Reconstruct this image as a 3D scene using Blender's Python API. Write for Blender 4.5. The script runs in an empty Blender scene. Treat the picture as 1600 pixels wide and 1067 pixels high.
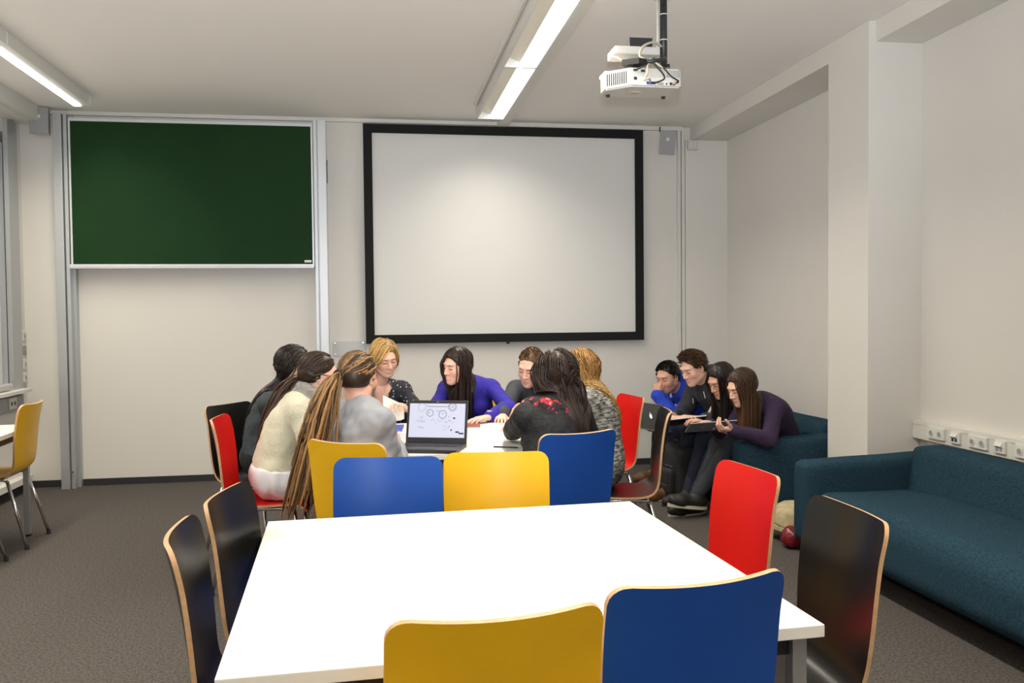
import bpy, bmesh, math, random
import numpy as np
from mathutils import Vector, Matrix, noise as mnoise

random.seed(7)
RNG = np.random.default_rng(11)
scene = bpy.context.scene
COL = scene.collection

# ------------------------------------------------------------------ camera
CAM_H = 1.4388
def make_camera():
    yaw, pitch, roll = 0.1574, -0.0314, -0.0097
    F = Vector((math.sin(yaw)*math.cos(pitch), math.cos(yaw)*math.cos(pitch), math.sin(pitch)))
    r = Vector((math.cos(yaw), -math.sin(yaw), 0))
    u = r.cross(F)
    cr, sr = math.cos(roll), math.sin(roll)
    R_, U_ = cr*r + sr*u, cr*u - sr*r
    cd = bpy.data.cameras.new('camera')
    cd.sensor_width = 36.0
    cd.lens = 1332.78/1600*36.0
    cd.clip_start = 0.05
    cam = bpy.data.objects.new('camera', cd)
    COL.objects.link(cam)
    cam.matrix_world = Matrix(((R_.x, U_.x, -F.x, 0), (R_.y, U_.y, -F.y, 0), (R_.z, U_.z, -F.z, CAM_H), (0, 0, 0, 1)))
    scene.camera = cam
make_camera()

# ------------------------------------------------------------------ light and exposure
LAMP_W = 24.0; LAMP_SPREAD = 140          # watts of each ceiling luminaire
LAMP_COL = (1.0, 0.91, 0.76)
world = bpy.data.worlds.new('world'); scene.world = world
world.use_nodes = True
world.node_tree.nodes['Background'].inputs[0].default_value = (0.9, 0.92, 1.0, 1)
world.node_tree.nodes['Background'].inputs[1].default_value = 0.05
# the photographer's clip-on flash, a hand above the lens and tilted up
fl = bpy.data.lights.new('camera_flash', 'SPOT')
fl.energy = 660; fl.color = (0.88, 0.92, 1.0); fl.spot_size = math.radians(98); fl.spot_blend = 0.85; fl.shadow_soft_size = 0.03
flo = bpy.data.objects.new('camera_flash', fl); COL.objects.link(flo)
flo.location = (0.0, -0.02, CAM_H + 0.16)
flo.rotation_euler = Vector((0.14, 1.0, 0.58)).to_track_quat('-Z', 'Y').to_euler()
vs = scene.view_settings
vs.view_transform = 'Standard'; vs.look = 'None'; vs.gamma = 1.0; vs.use_curve_mapping = False
vs.exposure = 0.0

# ------------------------------------------------------------------ materials
def lin(c):
    return tuple(((v/255)/12.92 if v/255 <= 0.04045 else ((v/255+0.055)/1.055)**2.4) for v in c)
MATS = {}
def mat(name, col, rough=0.5, metal=0.0, spec=0.5, noise=None, bump=None, emit=None, coat=0.0, attr=None, sheen=0.0, trans=0.0, alpha=1.0):
    """col linear rgb. noise=(scale, amount) colour mottling, bump=(scale, strength)."""
    m = bpy.data.materials.new(name); m.use_nodes = True
    nt = m.node_tree; b = nt.nodes['Principled BSDF']
    b.inputs['Base Color'].default_value = (*col, 1)
    b.inputs['Roughness'].default_value = rough
    b.inputs['Metallic'].default_value = metal
    b.inputs['Specular IOR Level'].default_value = spec
    if coat: b.inputs['Coat Weight'].default_value = coat
    if sheen: b.inputs['Sheen Weight'].default_value = sheen
    if trans: b.inputs['Transmission Weight'].default_value = trans
    if alpha < 1: b.inputs['Alpha'].default_value = alpha
    if emit:
        b.inputs['Emission Color'].default_value = (*emit[0], 1); b.inputs['Emission Strength'].default_value = emit[1]
    src = None
    if attr:
        a = nt.nodes.new('ShaderNodeAttribute'); a.attribute_name = attr; src = a.outputs['Color']
        nt.links.new(src, b.inputs['Base Color'])
    tc = None
    if noise or bump:
        tc = nt.nodes.new('ShaderNodeTexCoord')
    if noise:
        n = nt.nodes.new('ShaderNodeTexNoise'); n.inputs['Scale'].default_value = noise[0]; n.inputs['Detail'].default_value = 4
        nt.links.new(tc.outputs['Object'], n.inputs['Vector'])
        mr = nt.nodes.new('ShaderNodeMapRange'); mr.inputs[1].default_value = 0.3; mr.inputs[2].default_value = 0.7
        mr.inputs[3].default_value = 1-noise[1]; mr.inputs[4].default_value = 1+noise[1]
        nt.links.new(n.outputs['Fac'], mr.inputs[0])
        vm = nt.nodes.new('ShaderNodeVectorMath'); vm.operation = 'SCALE'
        if src: nt.links.new(src, vm.inputs[0])
        else: vm.inputs[0].default_value = col
        nt.links.new(mr.outputs[0], vm.inputs['Scale'])
        nt.links.new(vm.outputs[0], b.inputs['Base Color'])
    if bump:
        n2 = nt.nodes.new('ShaderNodeTexNoise'); n2.inputs['Scale'].default_value = bump[0]; n2.inputs['Detail'].default_value = 3
        nt.links.new(tc.outputs['Object'], n2.inputs['Vector'])
        bp = nt.nodes.new('ShaderNodeBump'); bp.inputs['Strength'].default_value = bump[1]; bp.inputs['Distance'].default_value = 0.01
        nt.links.new(n2.outputs['Fac'], bp.inputs['Height']); nt.links.new(bp.outputs[0], b.inputs['Normal'])
    MATS[name] = m
    return m

mat('wall', (0.74, 0.715, 0.665), 0.9, spec=0.2, noise=(1.3, 0.015), bump=(60, 0.06))
mat('ceiling', (0.88, 0.86, 0.815), 0.95, spec=0.2, bump=(90, 0.05))
mat('carpet', (0.090, 0.081, 0.074), 1.0, spec=0.1, noise=(85, 0.42), bump=(160, 0.5))
mat('baseboard', (0.022, 0.024, 0.028), 0.7)
mat('white_paint', (0.75, 0.74, 0.70), 0.5)
mat('duct_white', (0.72, 0.71, 0.65), 0.45)
mat('table_white', (0.80, 0.775, 0.715), 0.38, spec=0.45)
mat('table_edge', (0.70, 0.69, 0.64), 0.45)
mat('chrome', (0.62, 0.62, 0.63), 0.18, metal=1.0)
mat('steel_dark', (0.035, 0.035, 0.04), 0.4, metal=0.5)
mat('steel_grey', (0.42, 0.42, 0.43), 0.4, metal=0.7)
mat('aluminium', (0.50, 0.52, 0.53), 0.38, metal=0.55)
mat('aluminium_white', (0.68, 0.70, 0.72), 0.4, metal=0.25)
mat('plastic_black', (0.012, 0.012, 0.013), 0.45)
mat('plastic_dark', (0.03, 0.03, 0.032), 0.4)
mat('rubber', (0.015, 0.015, 0.015), 0.8)
mat('ply_edge', (0.56, 0.34, 0.175), 0.5, noise=(40, 0.12))
mat('chair_yellow', (0.76, 0.43, 0.012), 0.36, spec=0.25, noise=(9, 0.03))
mat('chair_blue', (0.012, 0.070, 0.34), 0.36, spec=0.25, noise=(9, 0.04))
mat('chair_red', (0.58, 0.010, 0.007), 0.33, spec=0.25, noise=(9, 0.03))
mat('chair_black', (0.008, 0.008, 0.007), 0.30, spec=0.30, noise=(9, 0.05))
mat('chalkboard', (0.012, 0.042, 0.014), 0.6, spec=0.08, noise=(2.2, 0.10))
mat('screen_cloth', (0.72, 0.715, 0.69), 0.85, spec=0.2)
mat('screen_frame', (0.009, 0.010, 0.010), 0.75, spec=0.25)
mat('sofa', (0.022, 0.052, 0.076), 0.95, spec=0.05, noise=(110, 0.30), bump=(200, 0.3))
mat('speaker_grey', (0.33, 0.33, 0.34), 0.6)
mat('speaker_white', (0.62, 0.60, 0.54), 0.55)
mat('projector_white', (0.60, 0.59, 0.55), 0.4)
mat('paper', (0.82, 0.81, 0.79), 0.7)
mat('folder_grey', (0.30, 0.32, 0.35), 0.5)
mat('book_blue', (0.015, 0.06, 0.42), 0.45)
mat('book_red', (0.30, 0.06, 0.05), 0.5)
mat('silver', (0.33, 0.335, 0.34), 0.35, metal=0.85)
mat('cable_beige', (0.55, 0.50, 0.38), 0.5)
mat('bag_beige', (0.50, 0.42, 0.25), 0.85, noise=(30, 0.15), bump=(40, 0.4))
mat('bag_red', (0.16, 0.006, 0.014), 0.25, noise=(25, 0.3))
mat('backpack', (0.012, 0.012, 0.013), 0.7, bump=(60, 0.3))
mat('glass_pane', (0.7, 0.72, 0.72), 0.08, alpha=0.25)
mat('blind', (0.72, 0.73, 0.74), 0.8)
mat('gold', (0.75, 0.55, 0.22), 0.25, metal=1.0)
mat('lamp_tube', (1, 1, 1), 0.4, emit=((0.95, 0.97, 1.0), 9.0))
mat('lamp_reflector', (0.72, 0.68, 0.56), 0.3, metal=0.3)
mat('logo_light', (1, 1, 1), 0.4, emit=((1, 1, 1), 1.3))

# ------------------------------------------------------------------ mesh helpers
class MB:
    """collects geometry for ONE mesh object"""
    def __init__(self): self.v = []; self.f = []; self.m = []; self.n = 0
    def add(self, vs, fs, mi=0):
        o = self.n
        self.v.extend([tuple(map(float, p)) for p in vs]); self.n += len(vs)
        for q in fs: self.f.append(tuple(i+o for i in q)); self.m.append(mi)
        return self
    def box(self, x0, x1, y0, y1, z0, z1, mi=0, bev=0.0):
        bm = bmesh.new(); bmesh.ops.create_cube(bm, size=1)
        for p in bm.verts:
            p.co = Vector((x0+(p.co.x+.5)*(x1-x0), y0+(p.co.y+.5)*(y1-y0), z0+(p.co.z+.5)*(z1-z0)))
        if bev > 0:
            bmesh.ops.bevel(bm, geom=list(bm.edges), offset=bev, segments=2, profile=.7, affect='EDGES')
        bm.verts.index_update()
        self.add([p.co[:] for p in bm.verts], [[q.index for q in f.verts] for f in bm.faces], mi); bm.free(); return self
    def tube(self, pts, r, n=8, mi=0, cap=True, closed=False):
        pts = [Vector(p) for p in pts]; k = len(pts)
        rs = r if hasattr(r, '__len__') else [r]*k
        ring = []; vs = []; up = None
        for i, p in enumerate(pts):
            if closed: d = pts[(i+1) % k]-pts[i-1]
            else: d = pts[min(i+1, k-1)]-pts[max(i-1, 0)]
            if d.length < 1e-9: d = Vector((0, 0, 1))
            d.normalize()
            if up is None:
                up = Vector((0, 0, 1)) if abs(d.z) < .9 else Vector((1, 0, 0))
            a = d.cross(up)
            if a.length < 1e-6: a = d.orthogonal()
            a.normalize(); b = a.cross(d).normalized(); up = b
            for j in range(n):
                t = 2*math.pi*j/n
                vs.append(p+(a*math.cos(t)+b*math.sin(t))*rs[i])
        fs = []
        for i in range(k if closed else k-1):
            i2 = (i+1) % k
            for j in range(n):
                fs.append((i*n+j, i*n+(j+1) % n, i2*n+(j+1) % n, i2*n+j))
        if cap and not closed:
            fs.append(tuple(range(n))[::-1]); fs.append(tuple((k-1)*n+j for j in range(n)))
        return self.add(vs, fs, mi)
    def lathe(self, prof, c=(0, 0, 0), n=16, mi=0):
        vs = []; fs = []
        for r, z in prof:
            for j in range(n):
                t = 2*math.pi*j/n; vs.append((c[0]+r*math.cos(t), c[1]+r*math.sin(t), c[2]+z))
        k = len(prof)
        for i in range(k-1):
            for j in range(n): fs.append((i*n+j, i*n+(j+1) % n, (i+1)*n+(j+1) % n, (i+1)*n+j))
        fs.append(tuple(range(n))[::-1]); fs.append(tuple((k-1)*n+j for j in range(n)))
        return self.add(vs, fs, mi)
    def prism(self, poly, axis, a, b, mi=0):
        """poly 2D extruded along axis from a to b (other two axes cyclic)"""
        def p3(q, t):
            return {0: (t, q[0], q[1]), 1: (q[0], t, q[1]), 2: (q[0], q[1], t)}[axis]
        k = len(poly); vs = [p3(q, a) for q in poly]+[p3(q, b) for q in poly]
        fs = [tuple(range(k))[::-1], tuple(range(k, 2*k))]+[(i, (i+1) % k, k+(i+1) % k, k+i) for i in range(k)]
        return self.add(vs, fs, mi)
    def rbox(self, x0, x1, y0, y1, z0, z1, r, n=8, fn=None, mi=0):
        """softly rounded, subdivided box; fn(p)->p extra deformation"""
        bm = bmesh.new(); bmesh.ops.create_cube(bm, size=1)
        bmesh.ops.subdivide_edges(bm, edges=list(bm.edges), cuts=n, use_grid_fill=True)
        c = Vector(((x0+x1)/2, (y0+y1)/2, (z0+z1)/2)); h = Vector(((x1-x0)/2, (y1-y0)/2, (z1-z0)/2))
        for p in bm.verts:
            q = p.co*2
            # push sample lines towards the edges so that the rounding gets enough vertices
            q = Vector([math.copysign(abs(t)**.6, t) for t in q])
            q = Vector((q.x*h.x, q.y*h.y, q.z*h.z))
            inn = Vector((max(-h.x+r, min(h.x-r, q.x)), max(-h.y+r, min(h.y-r, q.y)), max(-h.z+r, min(h.z-r, q.z))))
            d = q-inn
            if d.length > 1e-9: q = inn+d.normalized()*r
            q = c+q
            p.co = Vector(fn(q)) if fn else q
        bmesh.ops.recalc_face_normals(bm, faces=list(bm.faces))
        bm.verts.index_update()
        self.add([p.co[:] for p in bm.verts], [[q.index for q in f.verts] for f in bm.faces], mi); bm.free(); return self
    def mesh(self, name, mats, smooth=False):
        me = bpy.data.meshes.new(name); me.from_pydata(self.v, [], self.f)
        for m in mats: me.materials.append(MATS[m])
        if len(mats) > 1: me.polygons.foreach_set('material_index', self.m)
        if smooth: me.polygons.foreach_set('use_smooth', [True]*len(me.polygons))
        me.update(); return me
    def build(self, name, mats, parent=None, smooth=False, auto=None):
        if isinstance(mats, str): mats = [mats]
        me = self.mesh(name, mats, smooth or auto is not None)
        if auto is not None: me.set_sharp_from_angle(angle=math.radians(auto))
        o = bpy.data.objects.new(name, me); COL.objects.link(o)
        if parent: o.parent = parent
        return o

def thing(name, label, cat, loc=(0, 0, 0), rz=0.0, group=None):
    o = bpy.data.objects.new(name, None); COL.objects.link(o); o.empty_display_size = .1
    o.location = loc; o.rotation_euler = (0, 0, rz); o['label'] = label; o['category'] = cat
    if group: o['group'] = group
    return o
def tag(o, label, cat, group=None):
    o['label'] = label; o['category'] = cat
    if group: o['group'] = group
    return o
def struct(o, label=None):
    o['kind'] = 'structure'
    if label: o['label'] = label
    return o
def dup(root, loc, rz, label, group=None):
    r = root.copy(); COL.objects.link(r); r.location = loc; r.rotation_euler = (0, 0, rz); r['label'] = label
    if group: r['group'] = group
    for ch in list(root.children):
        c = ch.copy(); COL.objects.link(c); c.parent = r
        for g in ch.children:
            d = g.copy(); COL.objects.link(d); d.parent = c
    return r
R = math.radians

# ------------------------------------------------------------------ room shell
XL, XR, YB, YF, ZC = -2.95, 3.33, 7.811, -2.2, 3.20
struct(MB().box(XL-.2, XR+.2, YF-.2, YB+.2, -.12, 0).build('floor', 'carpet'), 'grey carpet floor')
struct(MB().box(XL-.2, XR+.2, YF-.2, YB+.2, ZC, ZC+.12).build('ceiling', 'ceiling'), 'off-white ceiling')
struct(MB().box(XL-.2, XR+.2, YB, YB+.15, 0, ZC).build('wall_back', 'wall'), 'cream painted wall behind the chalkboard and screen')
struct(MB().box(XR, XR+.2, YF, YB, 0, ZC).build('wall_right', 'wall'), 'cream painted wall behind the sofas')
struct(MB().box(XL-.2, XR+.2, YF-.15, YF, 0, ZC).build('wall_rear', 'wall'))
# left wall with a long window opening closed by a white blind
lw = MB().box(XL-.2, XL, YF, YB, 0, .80).box(XL-.2, XL, YF, YB, 2.95, ZC).box(XL-.2, XL, 7.62, YB, .80, 2.95).box(XL-.2, XL, YF, -1.6, .80, 2.95)
struct(lw.build('wall_left', 'wall'))
w1 = struct(MB().box(XL-.10, XL-.06, -1.6, 7.62, .80, .88).box(XL-.10, XL-.06, -1.6, 7.62, 2.87, 2.95).box(XL-.10, XL-.02, 7.50, 7.62, .88, 2.87)
            .box(XL-.10, XL-.06, 4.6, 4.7, .88, 2.87).box(XL-.10, XL-.06, 1.6, 1.7, .88, 2.87).build('window_1', 'aluminium_white'), 'window along the left wall with its blind down')
MB().box(XL-.085, XL-.075, -1.6, 7.5, .88, 2.87).build('pane', 'glass_pane', w1)
MB().box(XL-.055, XL-.03, -1.55, 7.42, .92, 2.9).build('blind', 'blind', w1)
MB().box(XL-.07, XL+.10, -1.6, 7.66, .835, .865, bev=.004).build('window_sill', 'white_paint', w1)
MB().tube([(XL+.03, -1.5, .90), (XL+.03, 7.40, .90)], .028, 10).build('blind_roll', 'blind', w1, smooth=True)
MB().box(XL, XL+.035, 7.47, 7.60, .865, 3.07).box(XL, XL+.018, 7.60, 7.70, .865, 3.07).build('window_jamb', 'aluminium', w1)
# pillar, downstand beams, ducts
struct(MB().box(2.975, XR, 4.822, 5.29, 0, ZC).build('wall_pillar', 'wall'), 'square painted pillar between the two sofas')
struct(MB().box(2.975, XR, 5.29, YB, 3.075, ZC).build('trim_1', 'wall'), 'low ceiling beam behind the pillar')
struct(MB().box(3.02, XR, YF, 4.822, 3.075, ZC).build('trim_2', 'wall'), 'low ceiling beam in front of the pillar')
struct(MB().box(XL, -2.74, YF, YB-.02, 3.085, ZC).box(XL, -2.80, YF, YB-.3, 3.06, 3.085).build('trim_3', 'duct_white'), 'boxed curtain rail beam above the window')
struct(MB().box(-2.72, 1.115, YB-.035, YB, 3.168, ZC).box(1.205, 2.885, YB-.035, YB, 3.163, ZC).build('trim_4', 'duct_white'), 'white cable duct along the top of the back wall')
struct(MB().box(2.84, 2.87, YB-.03, YB, 0, 3.165).box(2.88, 2.91, YB-.03, YB, 0, 3.165).build('trim_5', 'duct_white'), 'white vertical cable ducts right of the screen')
struct(MB().box(1.115, 1.205, -1.8, YB-.002, 3.15, ZC).build('trim_6', 'duct_white'), 'wide white cable trunk beside the ceiling lamps')
struct(MB().tube([(.835, -1.5, 3.188), (.835, 7.12, 3.188)], .012, 8).build('trim_7', 'duct_white'))
struct(MB().box(2.915, XR, YB-.04, YB, 0, 3.075).build('wall_pier', 'wall'))
# baseboards
struct(MB().box(XL, 2.84, YB-.012, YB, 0, .058).build('baseboard_back', 'baseboard'))
struct(MB().box(XL, XL+.012, YF, YB, 0, .058).build('baseboard_left', 'baseboard'))
struct(MB().box(XR-.012, XR, YF, 4.82, 0, .058).box(XR-.012, XR, 5.29, YB-.04, 0, .058).build('baseboard_right', 'baseboard'))
struct(MB().box(XL, XL+.07, YF, YB-.1, .085, .135).build('trim_8', 'white_paint'), 'low white heating duct along the window wall')

# ------------------------------------------------------------------ ceiling luminaires
def luminaire(y0, y1, xc, label, group, slim=False):
    t = thing('ceiling_lamp', label, 'ceiling lamp', (xc, (y0+y1)/2, 3.112), 0, group)
    L = (y1-y0)/2-.006
    if slim:        # closed white body with one lit strip along its window side
        MB().box(-.065, .065, -L, L, .0, .088, bev=.004).build('housing', 'white_paint', t)
        MB().box(-.052, .004, -L+.015, L-.015, -.008, .001, bev=.003).build('lamp_tube', 'lamp_tube', t)
        w0, lx, ls = .070, -.02, .05
    else:           # open white trough: side wings, top plate, inner reflector
        h = MB().box(-.125, .125, -L, L, .062, .082).box(-.125, -.108, -L, L, -.005, .062).box(.108, .125, -L, L, -.005, .062)
        h.prism([(-.108, .0), (-.108, .062), (-.075, .062)], 1, -L, L).prism([(.108, .0), (.075, .062), (.108, .062)], 1, -L, L)
        h.build('housing', 'white_paint', t)
        MB().prism([(-.075, .058), (-.07, .062), (.0, .035), (-.002, .028)], 1, -L+.01, L-.01).build('reflector', 'lamp_reflector', t)
        MB().tube([(.035, -L+.015, .032), (.035, L-.015, .032)], .021, 10).build('lamp_tube', 'lamp_tube', t, smooth=True)
        w0, lx, ls = .125, 0, .10
    for s in (-1, 1):
        MB().box(-w0, w0, s*L-.006, s*L+.006, -.005 if not slim else .002, .082).build('end_cap', 'white_paint', t)
    la = bpy.data.lights.new('lamp_light', 'AREA'); la.shape = 'RECTANGLE'; la.size = ls; la.size_y = 2*L-.06
    la.energy = LAMP_W; la.color = LAMP_COL; la.spread = R(LAMP_SPREAD)
    lo = bpy.data.objects.new('lamp_light', la); COL.objects.link(lo); lo.parent = t; lo.location = (lx, 0, -.010)
    return t
ys = [7.27, 5.745, 4.22, 2.695, 1.17, -.355, -1.88]
posn = ['nearest the back wall', 'second from the back', 'third from the back', 'fourth from the back', 'fifth from the back', 'farthest from the back wall']
for i in range(6):
    luminaire(ys[i+1], ys[i], .985, 'long ceiling lamp beside the cable trunk, '+posn[i], 'ceiling lamps, middle row')
for i in range(6):
    luminaire(ys[i+1]-.06, ys[i]-.06, -2.265, 'long ceiling lamp in the window row, '+posn[i], 'ceiling lamps, window row', True)

# ------------------------------------------------------------------ chalkboard, projection screen, wall fittings
def chalkboard():
    t = thing('chalkboard', 'green sliding chalkboard raised high between two aluminium posts', 'chalkboard', (-1.53, YB, 0))
    yb = -.10
    MB().box(-.985, .985, yb-.012, yb+.012, 1.905, 3.10).build('board_panel', 'chalkboard', t)
    f = MB().box(-1.0, 1.0, yb-.018, yb+.02, 3.10, 3.125).box(-1.0, -.985, yb-.018, yb+.02, 1.885, 3.10).box(.985, 1.0, yb-.018, yb+.02, 1.885, 3.10)
    f.build('board_frame', 'aluminium_white', t)
    MB().box(-1.0, 1.0, yb-.055, yb+.02, 1.862, 1.885, bev=.004).box(-1.0, 1.0, yb-.058, yb-.05, 1.875, 1.897).build('chalk_tray', 'aluminium_white', t)
    MB().box(.915, .975, yb-.0135, yb-.011, 1.915, 1.935).build('maker_plate', 'white_paint', t)
    p = MB().box(-1.115, -1.045, -.145, 0, 0, 3.155, bev=.004).box(-1.045, -1.035, -.10, 0, 0, 3.155).box(-1.035, -1.008, -.13, 0, 0, 3.155, bev=.003).box(-1.008, -.985, -.06, 0, 0, 3.155)
    po = p.build('post', 'aluminium', t)
    MB().lathe([(.008, 0), (.008, .012), (.004, .014)], (-1.02, -.145, .14), 10).build('screw', 'chrome', po)
    p = MB().box(1.045, 1.115, -.145, 0, 0, 3.155, bev=.004).box(1.035, 1.045, -.10, 0, 0, 3.155).box(1.008, 1.035, -.13, 0, 0, 3.155, bev=.003)
    po = p.build('post', 'aluminium_white', t)
    MB().box(1.115, 1.121, -.08, -.03, 2.62, 2.82).build('cover_strip', 'steel_dark', po)
chalkboard()

def projection_screen():
    t = thing('projection_screen', 'large white projection screen in a wide black velvet frame', 'projection screen', (1.198, YB, 0))
    x0, x1, z0, z1, b = -1.292, 1.292, 1.19, 3.15, .078
    MB().box(x0+b-.01, x1-b+.01, -.05, -.03, z0+b-.01, z1-b+.01).build('screen_cloth', 'screen_cloth', t)
    o, i = .06, .025
    def bar(poly):      # bevelled frame profile, mitred
        return poly
    mb = MB()
    P = [(x0, z0), (x1, z0), (x1, z1), (x0, z1)]
    Q = [(x0+b, z0+b), (x1-b, z0+b), (x1-b, z1-b), (x0+b, z1-b)]
    for k in range(4):
        k2 = (k+1) % 4
        a, c, d, e = P[k], P[k2], Q[k2], Q[k]
        vs = [(a[0], -.015, a[1]), (c[0], -.015, c[1]), (c[0], -.07, c[1]), (a[0], -.07, a[1]), (d[0], -.07, d[1]), (e[0], -.07, e[1]), (d[0], -.05, d[1]), (e[0], -.05, e[1])]
        part = MB().add(vs, [(0, 1, 2, 3), (3, 2, 4, 5), (5, 4, 6, 7), (0, 7, 6, 1), (0, 3, 5, 7), (1, 6, 4, 2)])
        part.build('frame_bar', 'screen_frame', t)
    MB().box(-.012, .012, -.045, -.01, z0-.02, z0+.002).build('wall_bracket', 'steel_dark', t)
projection_screen()

def speaker(label, loc, rz, tilt):
    t = thing('wall_speaker', label, 'loudspeaker', loc, rz, 'wall loudspeakers')
    body = MB().prism([(-.072, 0), (.072, 0), (.05, .10), (-.05, .10)], 2, -.105, .105).build('cabinet', 'speaker_white', t)
    g = MB().box(-.074, .074, -.016, 0, -.107, .107, bev=.004).build('grille', 'speaker_grey', t)
    MB().box(-.013, .013, -.0185, -.015, .018, .044, bev=.002).build('badge', 'white_paint', t)
    MB().box(-.02, .02, .09, .16, -.02, .02).build('wall_bracket', 'steel_grey', t)
    return t, body
speaker('grey loudspeaker on the wall in the upper left corner beside the chalkboard', (-2.735, YB-.165, 3.085), 0, 0)
t, b = speaker('tilted grey loudspeaker on the wall right of the projection screen', (2.69, YB-.17, 3.02), 0, 0)
t.rotation_euler = (R(12), R(4), R(-12))
c = MB().tube([(2.66, YB-.05, 3.19), (2.655, YB-.06, 3.15), (2.66, YB-.09, 3.12), (2.67, YB-.10, 3.09)], .006, 6).build('speaker_cable', 'plastic_black', smooth=True)
tag(c, 'short black cable running from the duct to the right loudspeaker', 'cable')

t = thing('wall_control_box', 'small white control box high on the wall in the right back corner', 'control box', (2.978, YB-.04, 3.026))
MB().box(-.05, .05, -.03, 0, -.046, .046, bev=.004).build('housing', 'speaker_white', t)
MB().box(-.035, -.005, -.034, -.028, -.03, .03, bev=.002).build('cover', 'duct_white', t)
MB().box(.005, .035, -.034, -.028, -.03, .03, bev=.002).build('cover', 'duct_white', t)

t = thing('wall_sign', 'empty clear wall sign holder left of the projection screen', 'sign holder', (-.245, YB, 1.15))
MB().box(-.14, .14, -.006, 0, -.066, .066).build('back_plate', 'paper', t)
MB().box(-.142, .142, -.013, -.010, -.068, .068).build('clear_cover', 'glass_pane', t)
for sx in (-1, 1):
    for sz in (-1, 1):
        MB().tube([(sx*.125, -.017, sz*.05), (sx*.125, 0, sz*.05)], .006, 8).build('stand_off', 'chrome', t)

# switch column by the window corner, socket on the sill trunk
t = thing('switch_column', 'narrow column of white wall switches and sockets by the window corner', 'wall switch', (XL, 7.745, 1.1))
MB().box(0, .010, -.035, .035, -.20, .25, bev=.003).build('strip', 'white_paint', t)
for z, m in ((.20, 'white_paint'), (.08, 'speaker_grey'), (-.04, 'white_paint'), (-.15, 'white_paint')):
    pl = MB().box(.010, .020, -.032, .032, z-.038, z+.038, bev=.003).build('plate', m, t)
    MB().box(.020, .024, -.012, .012, z-.015, z+.015).build('socket_hole', 'speaker_grey', pl)
t = thing('sill_duct', 'grey cable trunk with a double socket under the window sill', 'cable trunk', (XL, 0, .765))
MB().box(0, .055, -1.6, 7.60, -.055, .055, bev=.004).build('trunk', 'speaker_grey', t)
pl = MB().box(.055, .064, 7.30, 7.44, -.045, .045, bev=.003).build('socket_plate', 'speaker_white', t)
for y in (7.34, 7.40): MB().tube([(.060, y, 0), (.0655, y, 0)], .017, 10).build('socket_hole', 'plastic_dark', pl)

# right wall cable trunk with its sockets
t = thing('socket_duct', 'white cable trunk with sockets along the right wall above the near sofa', 'cable trunk', (XR, 0, .71))
MB().box(-.055, 0, YF, 4.82, -.056, .056, bev=.004).box(-.058, -.05, YF, 4.815, .034, .038).build('trunk', 'duct_white', t)
def sock(yc, w, kind):
    p = MB().box(-.070, -.055, yc-w/2, yc+w/2, -.034, .034, bev=.005).build('socket_plate', 'white_paint', t)
    if kind == 'power':
        for s in (-1, 1):
            y = yc+s*w/4
            MB().tube([(-.073, y, 0), (-.0695, y, 0)], .0215, 16).build('socket_well', 'duct_white', p, smooth=False)
            MB().tube([(-.0745, y, 0), (-.0725, y, 0)], .0145, 14).build('socket_core', 'speaker_grey', p)
    else:
        MB().prism([(-.070, -.004), (-.084, .006), (-.070, .028)], 1, yc-.026, yc+.026).build('hood', 'white_paint', p)
        for s in (-1, 1): MB().box(-.0725, -.0695, yc+s*.014-.009, yc+s*.014+.009, -.022, -.006).build('network_port', 'plastic_dark' if kind == 'net' else 'speaker_grey', p)
for i, (yc, w, k) in enumerate([(4.58, .15, 'power'), (4.41, .08, 'net'), (4.225, .15, 'power'), (4.055, .08, 'cover'), (3.87, .15, 'power'), (3.70, .08, 'net'), (3.5, .15, 'power')]):
    sock(yc, w, k)

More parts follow.
